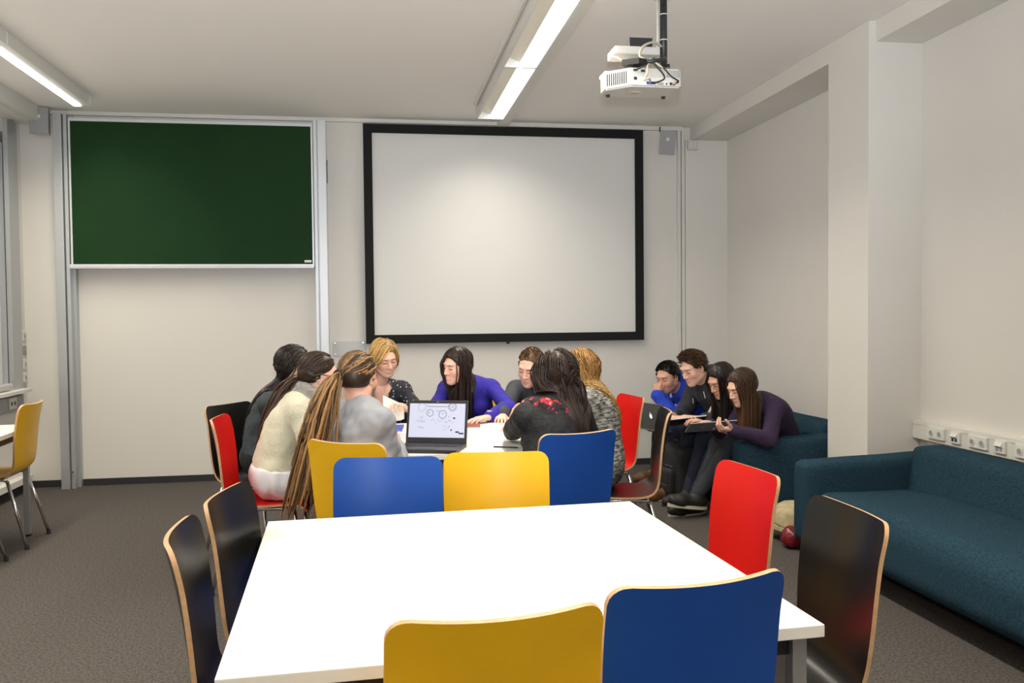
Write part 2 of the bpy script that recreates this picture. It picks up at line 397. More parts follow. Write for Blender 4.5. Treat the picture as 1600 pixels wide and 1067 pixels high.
# ------------------------------------------------------------------ projector under the ceiling
def projector():
    t = thing('projector', 'white ceiling projector seen from its rear ports, full of cables', 'projector', (1.45, 4.45, 2.655))
    body = [(-.20, .10), (-.20, .20), (-.17, .23), (.18, .23), (.205, .20), (.205, .02), (.19, 0), (-.09, 0)]
    bm = bmesh.new(); vs = [bm.verts.new((x, y, 0)) for x, y in body]; bm.faces.new(vs)
    r = bmesh.ops.extrude_face_region(bm, geom=list(bm.faces)); bmesh.ops.translate(bm, verts=[v for v in r['geom'] if isinstance(v, bmesh.types.BMVert)], vec=(0, 0, .102))
    bmesh.ops.recalc_face_normals(bm, faces=list(bm.faces))
    bmesh.ops.bevel(bm, geom=list(bm.edges), offset=.008, segments=2, affect='EDGES'); bm.verts.index_update()
    mb = MB().add([v.co[:] for v in bm.verts], [[q.index for q in f.verts] for f in bm.faces]); bm.free()
    o = mb.build('body', 'projector_white', t, auto=40)
    MB().box(-.05, .0, .10, .16, -.003, .003).build('label_plate', 'cable_beige', o)
    for x in (-.16, .16): MB().lathe([(.012, -.012), (.012, 0.0)], (x, .19, 0), 10).build('foot', 'plastic_dark', o)
    d = Vector((-.11, .10, 0)).normalized()
    for k in range(10):         # slanted side vents
        p = Vector((-.095, .005, 0))+d*(.012+k*.0125); n = Vector((-d.y, d.x, 0))*1.0
        n = Vector((-.10, -.11, 0)).normalized()
        a = p+n*.002; b_ = p+d*.006+n*.002
        MB().add([(a.x, a.y, .02), (b_.x, b_.y, .02), (b_.x, b_.y, .085), (a.x, a.y, .085)], [(0, 1, 2, 3)]).build('vent_slot', 'steel_dark', o)
    for k in range(9):
        x = .115+k*.0085; MB().box(x, x+.004, -.0025, .002, .055, .092).build('vent_slot', 'speaker_grey', o)
    MB().box(-.085, .18, -.003, .002, .008, .05, bev=.001).build('port_panel', 'duct_white', o)
    for x0, x1, z0, z1, m in ((-.07, -.053, .035, .05, 'plastic_dark'), (-.03, -.008, .078, .09, 'plastic_dark'), (-.072, -.05, .082, .092, 'plastic_dark'), (0, .05, .014, .028, 'book_blue'),
                              (.06, .095, .012, .024, 'speaker_grey'), (.108, .116, .014, .022, 'plastic_black'), (.13, .16, .012, .026, 'plastic_dark')):
        MB().box(x0, x1, -.006, 0, z0, z1).build('port', m, o)
    for pts, m, r_ in (([(.02, -.005, .02), (.0, -.05, .03), (-.03, -.06, .02), (-.01, -.05, .06), (.0, -.03, .11), (.05, .02, .15)], 'cable_beige', .006),
                       ([(.03, -.006, .02), (.05, -.05, .015), (.085, -.05, .035), (.07, -.045, .07), (.03, -.03, .12), (.06, .05, .17)], 'plastic_black', .0045),
                       ([(.145, -.006, .018), (.15, -.04, .02), (.12, -.045, .06), (.06, -.03, .11), (.02, .0, .15)], 'cable_beige', .005),
                       ([(.155, -.006, .018), (.165, -.04, .025), (.125, -.05, .045), (.085, -.04, .09), (.04, -.01, .14)], 'plastic_black', .0045),
                       ([(-.06, -.006, .087), (-.03, -.04, .095), (0, -.03, .115), (.04, .0, .14)], 'plastic_black', .004),
                       ([(.0, .0, .14), (-.03, .02, .17), (-.01, .02, .22), (.06, .05, .255), (.12, .1, .25)], 'cable_beige', .007),
                       ([(.0, -.01, .13), (.05, -.02, .135), (.1, .0, .15), (.12, .05, .17)], 'plastic_dark', .012)):
        sp = spline(pts, 24); MB().tube(sp, r_, 6).build('cable', m, t, smooth=True)
    # wireless access box, power brick, mount
    MB().box(-.155, .10, .06, .22, .19, .235, bev=.012).build('access_box', 'projector_white', t)
    MB().box(-.035, .105, .20, .215, .235, .33, bev=.003).box(-.03, .10, .198, .2, .24, .325, mi=1).build('antenna_panel', ['speaker_grey', 'plastic_dark'], t)
    MB().prism([(-.13, .02), (-.05, -.03), (0, -.01), (-.01, .05), (-.09, .08)], 2, .115, .145).build('power_brick', 'plastic_black', t)
    MB().tube([(-.18, .06, .17), (-.15, .04, .16), (-.12, .03, .14)], .008, 6).build('plug', 'cable_beige', t)
    MB().box(-.19, -.08, .14, .26, .10, .118, bev=.003).box(-.06, .17, .1, .22, .10, .13, bev=.004).build('mount_plate', 'duct_white', t)
    MB().tube([(.12, .12, .13), (.17, .10, .135)], .022, 10).build('mount_knob', 'plastic_black', t)
    z1 = ZC-2.655
    MB().tube([(.150, .15, .12), (.150, .15, z1)], .020, 12).build('mount_pole', 'plastic_dark', t, smooth=True)
    MB().tube([(.115, .15, .20), (.115, .15, z1)], .007, 8).build('conduit', 'duct_white', t, smooth=True)
    MB().lathe([(.06, z1-.012), (.06, z1)], (.15, .15, 0), 16).build('ceiling_flange', 'duct_white', t)
    for z in (.30, .44): MB().tube([(.15+.022*math.cos(a), .15+.022*math.sin(a), z) for a in [k*math.pi/6 for k in range(12)]], .003, 5, closed=True).build('cable_tie', 'white_paint', t)
def spline(pts, n):
    P = [Vector(p) for p in pts]; P = [P[0]*2-P[1]]+P+[P[-1]*2-P[-2]]; out = []; k = len(P)-3
    for i in range(n+1):
        t = i/n*k; j = min(int(t), k-1); t -= j; a, b, c, d = P[j:j+4]
        out.append(.5*((2*b)+(c-a)*t+(2*a-5*b+4*c-d)*t*t+(3*b-3*c+d-a)*t**3))
    return out
projector()

# ------------------------------------------------------------------ chairs
def shell_mesh(colour):
    prof = [(-.272, .900), (-.262, .855), (-.248, .79), (-.234, .72), (-.222, .65), (-.212, .59), (-.202, .535), (-.186, .492), (-.155, .463), (-.11, .452), (-.05, .449),
            (.02, .449), (.09, .452), (.15, .454), (.19, .447), (.22, .428), (.235, .405)]
    pts = [Vector((0, a, b)) for a, b in prof]
    sp = spline(pts, 60)
    cum = [0]
    for i in range(1, len(sp)): cum.append(cum[-1]+(sp[i]-sp[i-1]).length)
    L = cum[-1]
    rows = [0, .003, .008, .016, .027, .042, .06]
    rows = rows+list(np.linspace(.09, L-.075, 30))+[L-x for x in (.05, .03, .017, .008, .003, 0)]
    nu = 16; rc = .044
    F, Bk = [], []
    for s in rows:
        j = max(1, min(len(cum)-1, int(np.searchsorted(cum, s))))
        t = (s-cum[j-1])/max(1e-9, cum[j]-cum[j-1]); p = sp[j-1].lerp(sp[j], t)
        d = (sp[j]-sp[j-1]).normalized(); nrm = Vector((0, -d.z, d.y))      # towards the sitter
        if nrm.y < 0 and s < .3: nrm = -nrm
        if s >= .3 and nrm.z < 0: nrm = -nrm
        hw = .204-.016*math.exp(-((s-.42)/.12)**2)
        e = min(s, L-s)
        if e < rc: hw = hw-rc+math.sqrt(max(0, rc*rc-(rc-e)**2))
        curv = .030*(1-min(1, max(0, (s-.10)/.42)))+.006
        for k in range(nu+1):
            u = -1+2*k/nu; x = u*hw
            q = p+Vector((x, 0, 0))+nrm*(curv*(x/.2)**2)
            F.append(q+nrm*.006); Bk.append(q-nrm*.006)
    m = len(rows); w = nu+1; N = m*w
    mb = MB(); fs = []; ms = []
    for i in range(m-1):
        for k in range(nu):
            a, b, c, d = i*w+k, i*w+k+1, (i+1)*w+k+1, (i+1)*w+k
            fs += [(a, d, c, b), (N+a, N+b, N+c, N+d)]; ms += [0, 0]
    for i in range(m-1):
        a, d = i*w, (i+1)*w; fs.append((a, N+a, N+d, d)); ms.append(1)
        a, d = i*w+nu, (i+1)*w+nu; fs.append((a, d, N+d, N+a)); ms.append(1)
    for k in range(nu):
        fs.append((k, k+1, N+k+1, N+k)); ms.append(1)
        a, b = (m-1)*w+k, (m-1)*w+k+1; fs.append((a, N+a, N+b, b)); ms.append(1)
    mb.add(F+Bk, fs); mb.m = ms
    me = mb.mesh('seat_shell', ['chair_'+colour, 'ply_edge'], True); me.set_sharp_from_angle(angle=R(40))
    return me
SHELLS = {c: shell_mesh(c) for c in ('yellow', 'blue', 'red', 'black')}
def rail_mesh():
    mb = MB()
    for s in (-1, 1): mb.tube([(s*.165, .165, .415), (s*.168, .15, .434), (s*.168, 0, .437), (s*.168, -.12, .437), (s*.166, -.14, .425)], .011, 8)
    mb.tube([(-.168, .10, .432), (.168, .10, .432)], .010, 8).tube([(-.168, -.09, .432), (.168, -.09, .432)], .010, 8)
    return mb.mesh('under_frame', ['chrome'], True)
RAIL = rail_mesh()
def leg_meshes():
    out = []
    for sx, fy in ((-1, 1), (1, 1), (-1, -1), (1, -1)):
        top = (sx*.166, .165 if fy > 0 else -.14, .425); bot = (sx*.20, .215 if fy > 0 else -.255, .012)
        me = MB().tube([top, bot], .011, 8).mesh('leg', ['chrome'], True)
        gl = MB().lathe([(.013, 0), (.015, .006), (.012, .024)], (bot[0], bot[1], 0), 10).mesh('foot_glide', ['rubber'])
        out.append((me, gl))
    return out
LEGS = leg_meshes()
def chair(colour, top, rz, label):
    f = Vector((-math.sin(R(rz)), math.cos(R(rz)), 0))
    o = Vector((top[0], top[1], 0))+f*.27
    t = thing('shell_chair', label, 'chair', o, R(rz), 'plywood shell chairs')
    for n, me in (('seat_shell', SHELLS[colour]), ('under_frame', RAIL)):
        q = bpy.data.objects.new(n, me); COL.objects.link(q); q.parent = t
    for me, gl in LEGS:
        q = bpy.data.objects.new('leg', me); COL.objects.link(q); q.parent = t
        g = bpy.data.objects.new('foot_glide', gl); COL.objects.link(g); g.parent = q
    return t
chair('yellow', (.212, 1.479), 5, 'yellow plywood chair at the near edge of the empty table, beside the nearest blue chair')
chair('blue', (.645, 1.600), 9, 'blue plywood chair at the near right edge of the empty table')
chair('black', (-.520, 2.235), -86, 'nearest black plywood chair on the left side of the empty table')
chair('black', (-.488, 2.700), -98.5, 'second black plywood chair on the left of the empty table, nearer the group')
chair('red', (1.288, 2.756), 95, 'red plywood chair on the right side of the empty table')
chair('black', (1.290, 2.130), 88, 'black plywood chair at the right side of the empty table, before the near sofa')
chair('blue', (.041, 3.270), 174, 'bright blue plywood chair on the far side of the empty table, facing the camera')
chair('yellow', (.455, 3.302), 174.4, 'bright yellow plywood chair on the far side of the empty table, facing the camera')
chair('blue', (.915, 3.745), 18, 'blue plywood chair under the woman in the black jacket')
chair('yellow', (-.160, 3.686), -34.6, 'yellow plywood chair under the man with dreadlocks')
chair('red', (-.87, 4.76), -92, 'red plywood chair under the woman in the cream sweater')
chair('black', (-.940, 5.490), -123, 'black plywood chair on the left under the woman in dark grey')
chair('red', (1.665, 5.36), 97, 'empty red plywood chair behind the wavy blonde woman')
chair('black', (1.595, 4.50), 77, 'black plywood chair under the wavy blonde woman in marled grey')
chair('yellow', (-2.172, 5.91), 92, 'yellow plywood chair at the side table by the window')
chair('blue', (-2.19, 5.25), 88, 'blue plywood chair cut by the left edge, at the side table')
chair('yellow', (.72, 6.33), 176, 'yellow plywood chair behind the woman in royal blue')
chair('black', (0.02, 6.36), 182, 'black plywood chair behind the woman in the dotted blouse')
chair('black', (1.33, 6.2), 150, 'black plywood chair behind the short-haired man')

# ------------------------------------------------------------------ tables
def table(label, loc, rz, sx, sy):
    t = thing('table', label, 'table', loc, rz)
    hx, hy = sx/2, sy/2
    MB().box(-hx, hx, -hy, hy, .712, .74, bev=.0025).build('tabletop', 'table_white', t)
    a = .055
    MB().box(-hx+a, hx-a, -hy+a-.012, -hy+a+.012, .662, .712).box(-hx+a, hx-a, hy-a-.012, hy-a+.012, .662, .712)\
        .box(-hx+a-.012, -hx+a+.012, -hy+a, hy-a, .662, .712).box(hx-a-.012, hx-a+.012, -hy+a, hy-a, .662, .712).build('apron_frame', 'steel_dark', t)
    for x in (-1, 1):
        for y in (-1, 1):
            lx, ly = x*(hx-.045), y*(hy-.045)
            l = MB().box(lx-.0175, lx+.0175, ly-.0175, ly+.0175, .012, .712, bev=.003).build('leg', 'steel_grey', t)
            MB().box(lx-.0185, lx+.0185, ly-.0185, ly+.0185, 0, .014).build('foot_cap', 'rubber', l)
    return t
table('empty white square table in the foreground', (.302, 2.374, 0), .0434, 1.3, 1.3)
table('white table with a laptop and papers where the group sits', (.33, 4.93, 0), .03, 1.3, 1.3)
table('narrow white side table by the window, cut by the left edge', (-2.556, 5.45, 0), R(3), .65, 1.3)

# ------------------------------------------------------------------ sofas
def wob(q, amp, s):
    n = mnoise.noise_vector(Vector(q)*s)
    return Vector(q)+Vector(n)*amp
def sofa(label, loc, length):
    """faces -x; local origin at the back (wall side), middle of its length"""
    t = thing('sofa', label, 'sofa', loc, 0, 'blue fabric sofas')
    D_, h = .875, length/2; aw = .17
    def seatfn(q):
        q = Vector(q); e = max(0, 1-(q.y/(h-aw))**2)
        q.z += .03*e*max(0, min(1, (q.z-.25)/.15))
        return wob(q, .008, 3.2)
    MB().rbox(-D_+.01, -.17, -h+aw-.02, h-aw+.02, .12, .415, .10, 14, seatfn).build('seat_cushion', 'sofa', t, smooth=True)
    def backfn(q):
        q = Vector(q); q.x += (q.z-.40)*.20-.01; return wob(q, .006, 3)
    MB().rbox(-.25, -.06, -h+aw-.03, h-aw+.03, .30, .665, .055, 12, backfn).build('backrest', 'sofa', t, smooth=True)
    MB().rbox(-.16, -.02, -h+.05, h-.05, .12, .56, .03, 6).build('back_frame', 'sofa', t, smooth=True)
    for s in (-1, 1):
        y0, y1 = (h-aw, h) if s > 0 else (-h, -h+aw)
        def armfn(q):
            q = Vector(q); k = (q.x+D_)/D_; q.z += .028*k*(q.z/.58); return wob(q, .004, 5)
        MB().rbox(-D_, -.02, y0, y1, .10, .575, .045, 10, armfn).build('armrest', 'sofa', t, smooth=True)
    for x in (-.78, -.1):
        for y in (-h+.1, h-.1):
            MB().lathe([(.02, 0), (.025, .11)], (x, y, 0), 10).build('leg', 'steel_dark', t)
    return t
sofa('blue fabric sofa in front of the pillar, cut by the right edge', (3.28, 3.535, 0), 2.30)
sofa('blue fabric sofa behind the pillar where four people sit', (3.26, 6.29, 0), 1.88)

# ------------------------------------------------------------------ people: implicit bodies
def V(*a): return np.array(a if len(a) > 1 else a[0], dtype=float)
def nz(v):
    v = np.asarray(v, float); return v/max(1e-9, np.linalg.norm(v))
def cone(a, b, ra, rb, k=.02): return ('c', V(a), V(b), float(ra), float(rb), float(k), 1)
def ell(c, ax, r, k=.02, sign=1): return ('e', V(c), np.array(ax, float), V(r), None, float(k), sign)
def pdist(pr, X):
    if pr[0] == 'c':
        a, b, ra, rb = pr[1], pr[2], pr[3], pr[4]
        ab = b-a; L2 = max(1e-12, ab@ab)
        t = np.clip(((X-a)@ab)/L2, 0, 1)
        q = X-a-t[..., None]*ab
        return np.sqrt((q*q).sum(-1))-(ra+(rb-ra)*t)
    q = (X-pr[1])@pr[2].T
    k0 = np.sqrt(((q/pr[3])**2).sum(-1)); k1 = np.sqrt(((q/pr[3]**2)**2).sum(-1))+1e-9
    return k0*(k0-1)/k1
def pbox(pr):
    if pr[0] == 'c': return np.minimum(pr[1]-pr[3], pr[2]-pr[4]), np.maximum(pr[1]+pr[3], pr[2]+pr[4])
    e = np.sqrt(((pr[2]*pr[3][:, None])**2).sum(0)); return pr[1]-e, pr[1]+e
def smin(a, b, k):
    h = np.maximum(k-np.abs(a-b), 0)/k
    return np.minimum(a, b)-h*h*k*.25
def smax(a, b, k): return -smin(-a, -b, k)
def sdf(prims, X, inflate=0.0):
    D = np.full(X.shape[:-1], 1.0)
    for pr in prims:
        d = pdist(pr, X)
        D = smin(D, d-inflate, pr[5]) if pr[6] > 0 else smax(D, -d, pr[5])
    return D
def surface(prims, vox, inflate=0.0, cuts=()):
    """naive surface nets over a smooth union; cuts = [(point, normal)] keep the side the normal points AWAY from"""
    pos = [p for p in prims if p[6] > 0]
    lo = np.min([pbox(p)[0] for p in pos], 0)-inflate-3*vox; hi = np.max([pbox(p)[1] for p in pos], 0)+inflate+3*vox
    n = np.ceil((hi-lo)/vox).astype(int)+1
    D = np.full(n, 1.0, np.float32)
    ax = [lo[i]+vox*np.arange(n[i]) for i in range(3)]
    for pr in prims:
        a, b = pbox(pr); m = pr[5]+inflate+3*vox
        i0 = np.clip(np.floor((a-m-lo)/vox).astype(int), 0, n); i1 = np.clip(np.ceil((b+m-lo)/vox).astype(int)+1, 0, n)
        if (i1 <= i0).any(): continue
        sl = tuple(slice(i0[j], i1[j]) for j in range(3))
        X = np.stack(np.meshgrid(*[ax[j][i0[j]:i1[j]] for j in range(3)], indexing='ij'), -1)
        d = pdist(pr, X)
        D[sl] = smin(D[sl], d-inflate, pr[5]) if pr[6] > 0 else smax(D[sl], -d, pr[5])
    for p, nn in cuts:
        g = (ax[0]-p[0])[:, None, None]*nn[0]+(ax[1]-p[1])[None, :, None]*nn[1]+(ax[2]-p[2])[None, None, :]*nn[2]
        D = np.maximum(D, g)
    D[0], D[-1] = 1, 1; D[:, 0], D[:, -1] = 1, 1; D[:, :, 0], D[:, :, -1] = 1, 1
    S = D < 0
    c = [S[i:n[0]-1+i, j:n[1]-1+j, k:n[2]-1+k] for i in (0, 1) for j in (0, 1) for k in (0, 1)]
    anyv = c[0].copy(); allv = c[0].copy()
    for q in c[1:]: anyv |= q; allv &= q
    act = anyv & ~allv
    I = np.argwhere(act); idx = np.full(act.shape, -1, np.int64); idx[tuple(I.T)] = np.arange(len(I))
    offs = np.array([(i, j, k) for i in (0, 1) for j in (0, 1) for k in (0, 1)])
    vals = np.stack([D[I[:, 0]+o[0], I[:, 1]+o[1], I[:, 2]+o[2]] for o in offs], 1)
    acc = np.zeros((len(I), 3)); cnt = np.zeros(len(I))
    for a in range(8):
        for b in range(a+1, 8):
            if abs(offs[a]-offs[b]).sum() != 1: continue
            va, vb = vals[:, a], vals[:, b]; m = (va < 0) != (vb < 0)
            t = np.where(m, va/np.where(m, va-vb, 1), 0)
            acc += np.where(m[:, None], offs[a]+t[:, None]*(offs[b]-offs[a]), 0); cnt += m
    P = lo+vox*(I+acc/cnt[:, None])
    faces = []
    for d in range(3):
        u, v = (d+1) % 3, (d+2) % 3
        s0 = [slice(1, -1)]*3; s1 = [slice(1, -1)]*3; s0[d] = slice(0, -1); s1[d] = slice(1, None)
        A, B = S[tuple(s0)], S[tuple(s1)]
        ch = np.argwhere(A != B); org = np.array([1, 1, 1]); org[d] = 0
        e = ch+org; fl = A[tuple(ch.T)]
        du = np.eye(3, dtype=int)[u]; dv = np.eye(3, dtype=int)[v]
        q = np.stack([idx[tuple((e-du-dv).T)], idx[tuple((e-dv).T)], idx[tuple(e.T)], idx[tuple((e-du).T)]], 1)
        q[~fl] = q[~fl][:, ::-1]
        faces.append(q)
    return P, np.concatenate(faces)
def fractal(P, s, seed=0.0):
    return np.array([mnoise.noise(Vector((p[0]*s+seed, p[1]*s-seed, p[2]*s))) for p in P])
def mesh_obj(name, parts, mats, parent, cols=None):
    """parts = [(P, F)]"""
    vs, fs, o = [], [], 0
    for P, F in parts:
        vs.append(P); fs.append(np.asarray(F)+o); o += len(P)
    Pv = np.concatenate(vs); 
    me = bpy.data.meshes.new(name)
    allf = [f for g in fs for f in g.tolist()]
    me.from_pydata(Pv.tolist(), [], allf)
    for m in mats: me.materials.append(MATS[m])
    me.polygons.foreach_set('use_smooth', [True]*len(me.polygons))
    if cols is not None:
        a = me.color_attributes.new('Col', 'FLOAT_COLOR', 'POINT')
        c = np.ones((len(Pv), 4), np.float32); c[:, :3] = np.concatenate(cols); a.data.foreach_set('color', c.ravel())
    me.update()
    ob = bpy.data.objects.new(name, me); COL.objects.link(ob); ob.parent = parent
    ob.matrix_parent_inverse = parent.matrix_world.inverted() if False else Matrix.Translation(-parent.location)
    return ob

SKIN = V(lin((226, 172, 146)))
mat('skin', (0.6, 0.4, 0.3), 0.5, spec=0.35, attr='Col', bump=(120, 0.03))
mat('hair', (0.1, 0.05, 0.02), 0.42, spec=0.4, attr='Col', noise=(90, 0.2))
MATS['skin'].node_tree.nodes['Principled BSDF'].inputs['Subsurface Weight'].default_value = 0.0

def ik(a, b, l1, l2, pole):
    d = b-a; L = np.linalg.norm(d)
    if L > (l1+l2)*.995: b = a+d*((l1+l2)*.995/L); d = b-a; L = np.linalg.norm(d)
    u = d/L; x = (l1*l1-l2*l2+L*L)/(2*L); h = math.sqrt(max(0, l1*l1-x*x))
    p = pole-(pole@u)*u; p = nz(p)
    return a+u*x+p*h, b

def hand_prims(w, fdir, palm, side, curl=(.5, .6, .4), spread=.10, thumb=.6, s=1.0):
    """w wrist; fdir finger direction; palm = direction the palm faces; side +1 = right hand"""
    y = nz(fdir); z = -nz(palm-(palm@y)*y); x = nz(np.cross(y, z))         # z back of the hand
    # thumb lies on the +x side for a right hand palm down when x points to the body's left
    tx = -x*side
    pr = []
    W = w
    kn = [W+y*.088*s+tx*.030*s, W+y*.092*s+tx*.010*s, W+y*.088*s-tx*.011*s, W+y*.080*s-tx*.031*s]
    st = [W+y*.012*s+tx*.016*s, W+y*.010*s+tx*.006*s, W+y*.010*s-tx*.006*s, W+y*.012*s-tx*.016*s]
    for a, b in zip(st, kn): pr.append(cone(a, b, .0145*s, .0115*s, .012))
    pr.append(ell(W+y*.05*s-z*.006*s, [tx, y, z], (.036*s, .042*s, .014*s), .012))
    lens = [(.040, .025, .021), (.045, .029, .022), (.041, .027, .021), (.032, .020, .018)]
    for i, (k0, L) in enumerate(zip(kn, lens)):
        sp = (1.5-i)*spread; d = nz(y*math.cos(sp)+tx*math.sin(sp)); p = k0; r = (.0088, .009, .0086, .0075)[i]*s
        ang = 0
        for j in range(3):
            ang += curl[j]*(1+.12*i)
            dd = d*math.cos(ang)-z*math.sin(ang)
            q = p+dd*L[j]*s; pr.append(cone(p, q, r, r*.9, .003)); p = q; r *= .9
    p = W+y*.022*s+tx*.022*s-z*.006*s
    for j, L in enumerate((.042, .032, .026)):
        a = thumb*(1-.28*j)
        dd = nz(y*math.cos(a)+tx*math.sin(a)-z*(.35+.18*j))
        q = p+dd*L*s; r = (.0135, .0105, .0095)[j]*s; pr.append(cone(p, q, r, r*.88, .004)); p = q
    return pr

def head_frame(fwd, roll=0.0):
    y = nz(fwd); x = nz(np.cross(y, V(0, 0, 1))); z = np.cross(x, y)
    c, s = math.cos(roll), math.sin(roll)
    return np.array([c*x+s*z, y, c*z-s*x])       # rows: right, forward, up

def head_prims(c, A, s, male, smile=0.0):
    def W(x, y, z): return c+s*(x*A[0]+y*A[1]+z*A[2])
    e = lambda x, y, z, r, k=.02, sign=1: ell(W(x, y, z), A, V(r)*s, k*s, sign)
    pr = [e(0, -.018, .040, (.076, .097, .082), .03), e(0, .028, -.020, (.066, .066, .085), .04),
          e(0, .050, -.075, (.042+.004*male, .040, .035), .03)]
    for q in (-1, 1):
        pr += [cone(W(q*.056, -.004, -.055), W(q*.016, .066, -.102), .018*s, .017*s, .03*s),
               e(q*.040, .058, -.028, (.024, .024, .024), .025)]
    pr += [e(0, .082, .028, (.046, .016, .012), .02)]
    for q in (-1, 1): pr += [e(q*.031, .101, .004, (.019, .016, .0135), .012, -1)]
    for q in (-1, 1): pr += [e(q*.031, .077, .004, (.0165, .0135, .0125), .006)]
    pr += [cone(W(0, .089, .012), W(0, .109, -.032), .0075*s, .0115*s, .012*s)]
    for q in (-1, 1): pr += [e(q*.012, .098, -.037, (.008, .010, .007), .008)]
    w = .024+.007*smile
    for q in (-1, 1):
        pr += [cone(W(0, .0965, -.063), W(q*w, .082, -.0665+.006*smile), .0062*s, .004*s, .006*s),
               cone(W(0, .0945, -.0765), W(q*w*.85, .082, -.0725+.006*smile), .0065*s, .004*s, .006*s)]
    pr += [e(0, .078, -.104, (.017, .016, .014), .015)]
    for q in (-1, 1):
        pr += [e(q*.077, -.008, -.006, (.007, .019, .030), .008), e(q*.082, -.004, -.006, (.006, .010, .018), .006, -1)]
    return pr

def head_colours(P, c, A, s, spec):
    L = ((P-c)@A.T)/s
    C = np.tile(spec.get('skin', SKIN), (len(P), 1))
    def mix(m, col):
        nonlocal C
        m = np.clip(m, 0, 1)[:, None]; C = C*(1-m)+np.array(col)*m
    x, y, z = np.abs(L[:, 0]), L[:, 1], L[:, 2]
    sk = spec.get('skin', SKIN)
    front = y > .04
    mix(np.where(front, np.exp(-(((x-.045)/.024)**2+((z+.032)/.024)**2))*.35, 0), sk*V(1.0, .72, .70))
    sm = spec.get('smile', 0)
    zz = z+.0695-.006*sm*(x/.03)**2
    mix(np.where(front & (y > .07), np.exp(-((x/(.026+.007*sm))**4+(zz/.0095)**2)*1.4)*.85, 0), sk*V(.80, .42, .42))
    if sm > .5: mix(np.where(y > .07, np.exp(-((x/.022)**4+((zz+.0)/.0042)**2)), 0), V(.85, .82, .78))
    br = spec.get('brow', V(.06, .035, .02))
    mix(np.where(front, np.exp(-(((x-.032)/.019)**4+((z-.024+.18*(x-.03)**2*20)/.0052)**2))*.8, 0), br)
    if spec.get('down', True):
        mix(np.where(front, np.exp(-(((x-.031)/.016)**4+((z+.003)/.0042)**2))*.9, 0), V(.035, .02, .015))
    else:
        mix(np.where(front, np.exp(-(((x-.031)/.0155)**4+((z-.003)/.0068)**4)), 0), V(.75, .72, .70))
        mix(np.where(front, np.exp(-(((x-.031)/.0062)**4+((z-.003)/.0066)**4)), 0), V(.03, .02, .015))
        mix(np.where(front, np.exp(-(((x-.031)/.017)**4+((z-.0105)/.0032)**2))*.8, 0), V(.03, .02, .015))
    if spec.get('beard'):
        b = spec['beard']
        m = np.clip((-.035-z)/.02, 0, 1)*np.clip((y+.01)/.02, 0, 1)*np.clip((z+.135)/.02, 0, 1)
        m *= 1-np.exp(-((x/.03)**4+((z+.0695)/.011)**2)); mix(m*b[0], b[1])
    return C

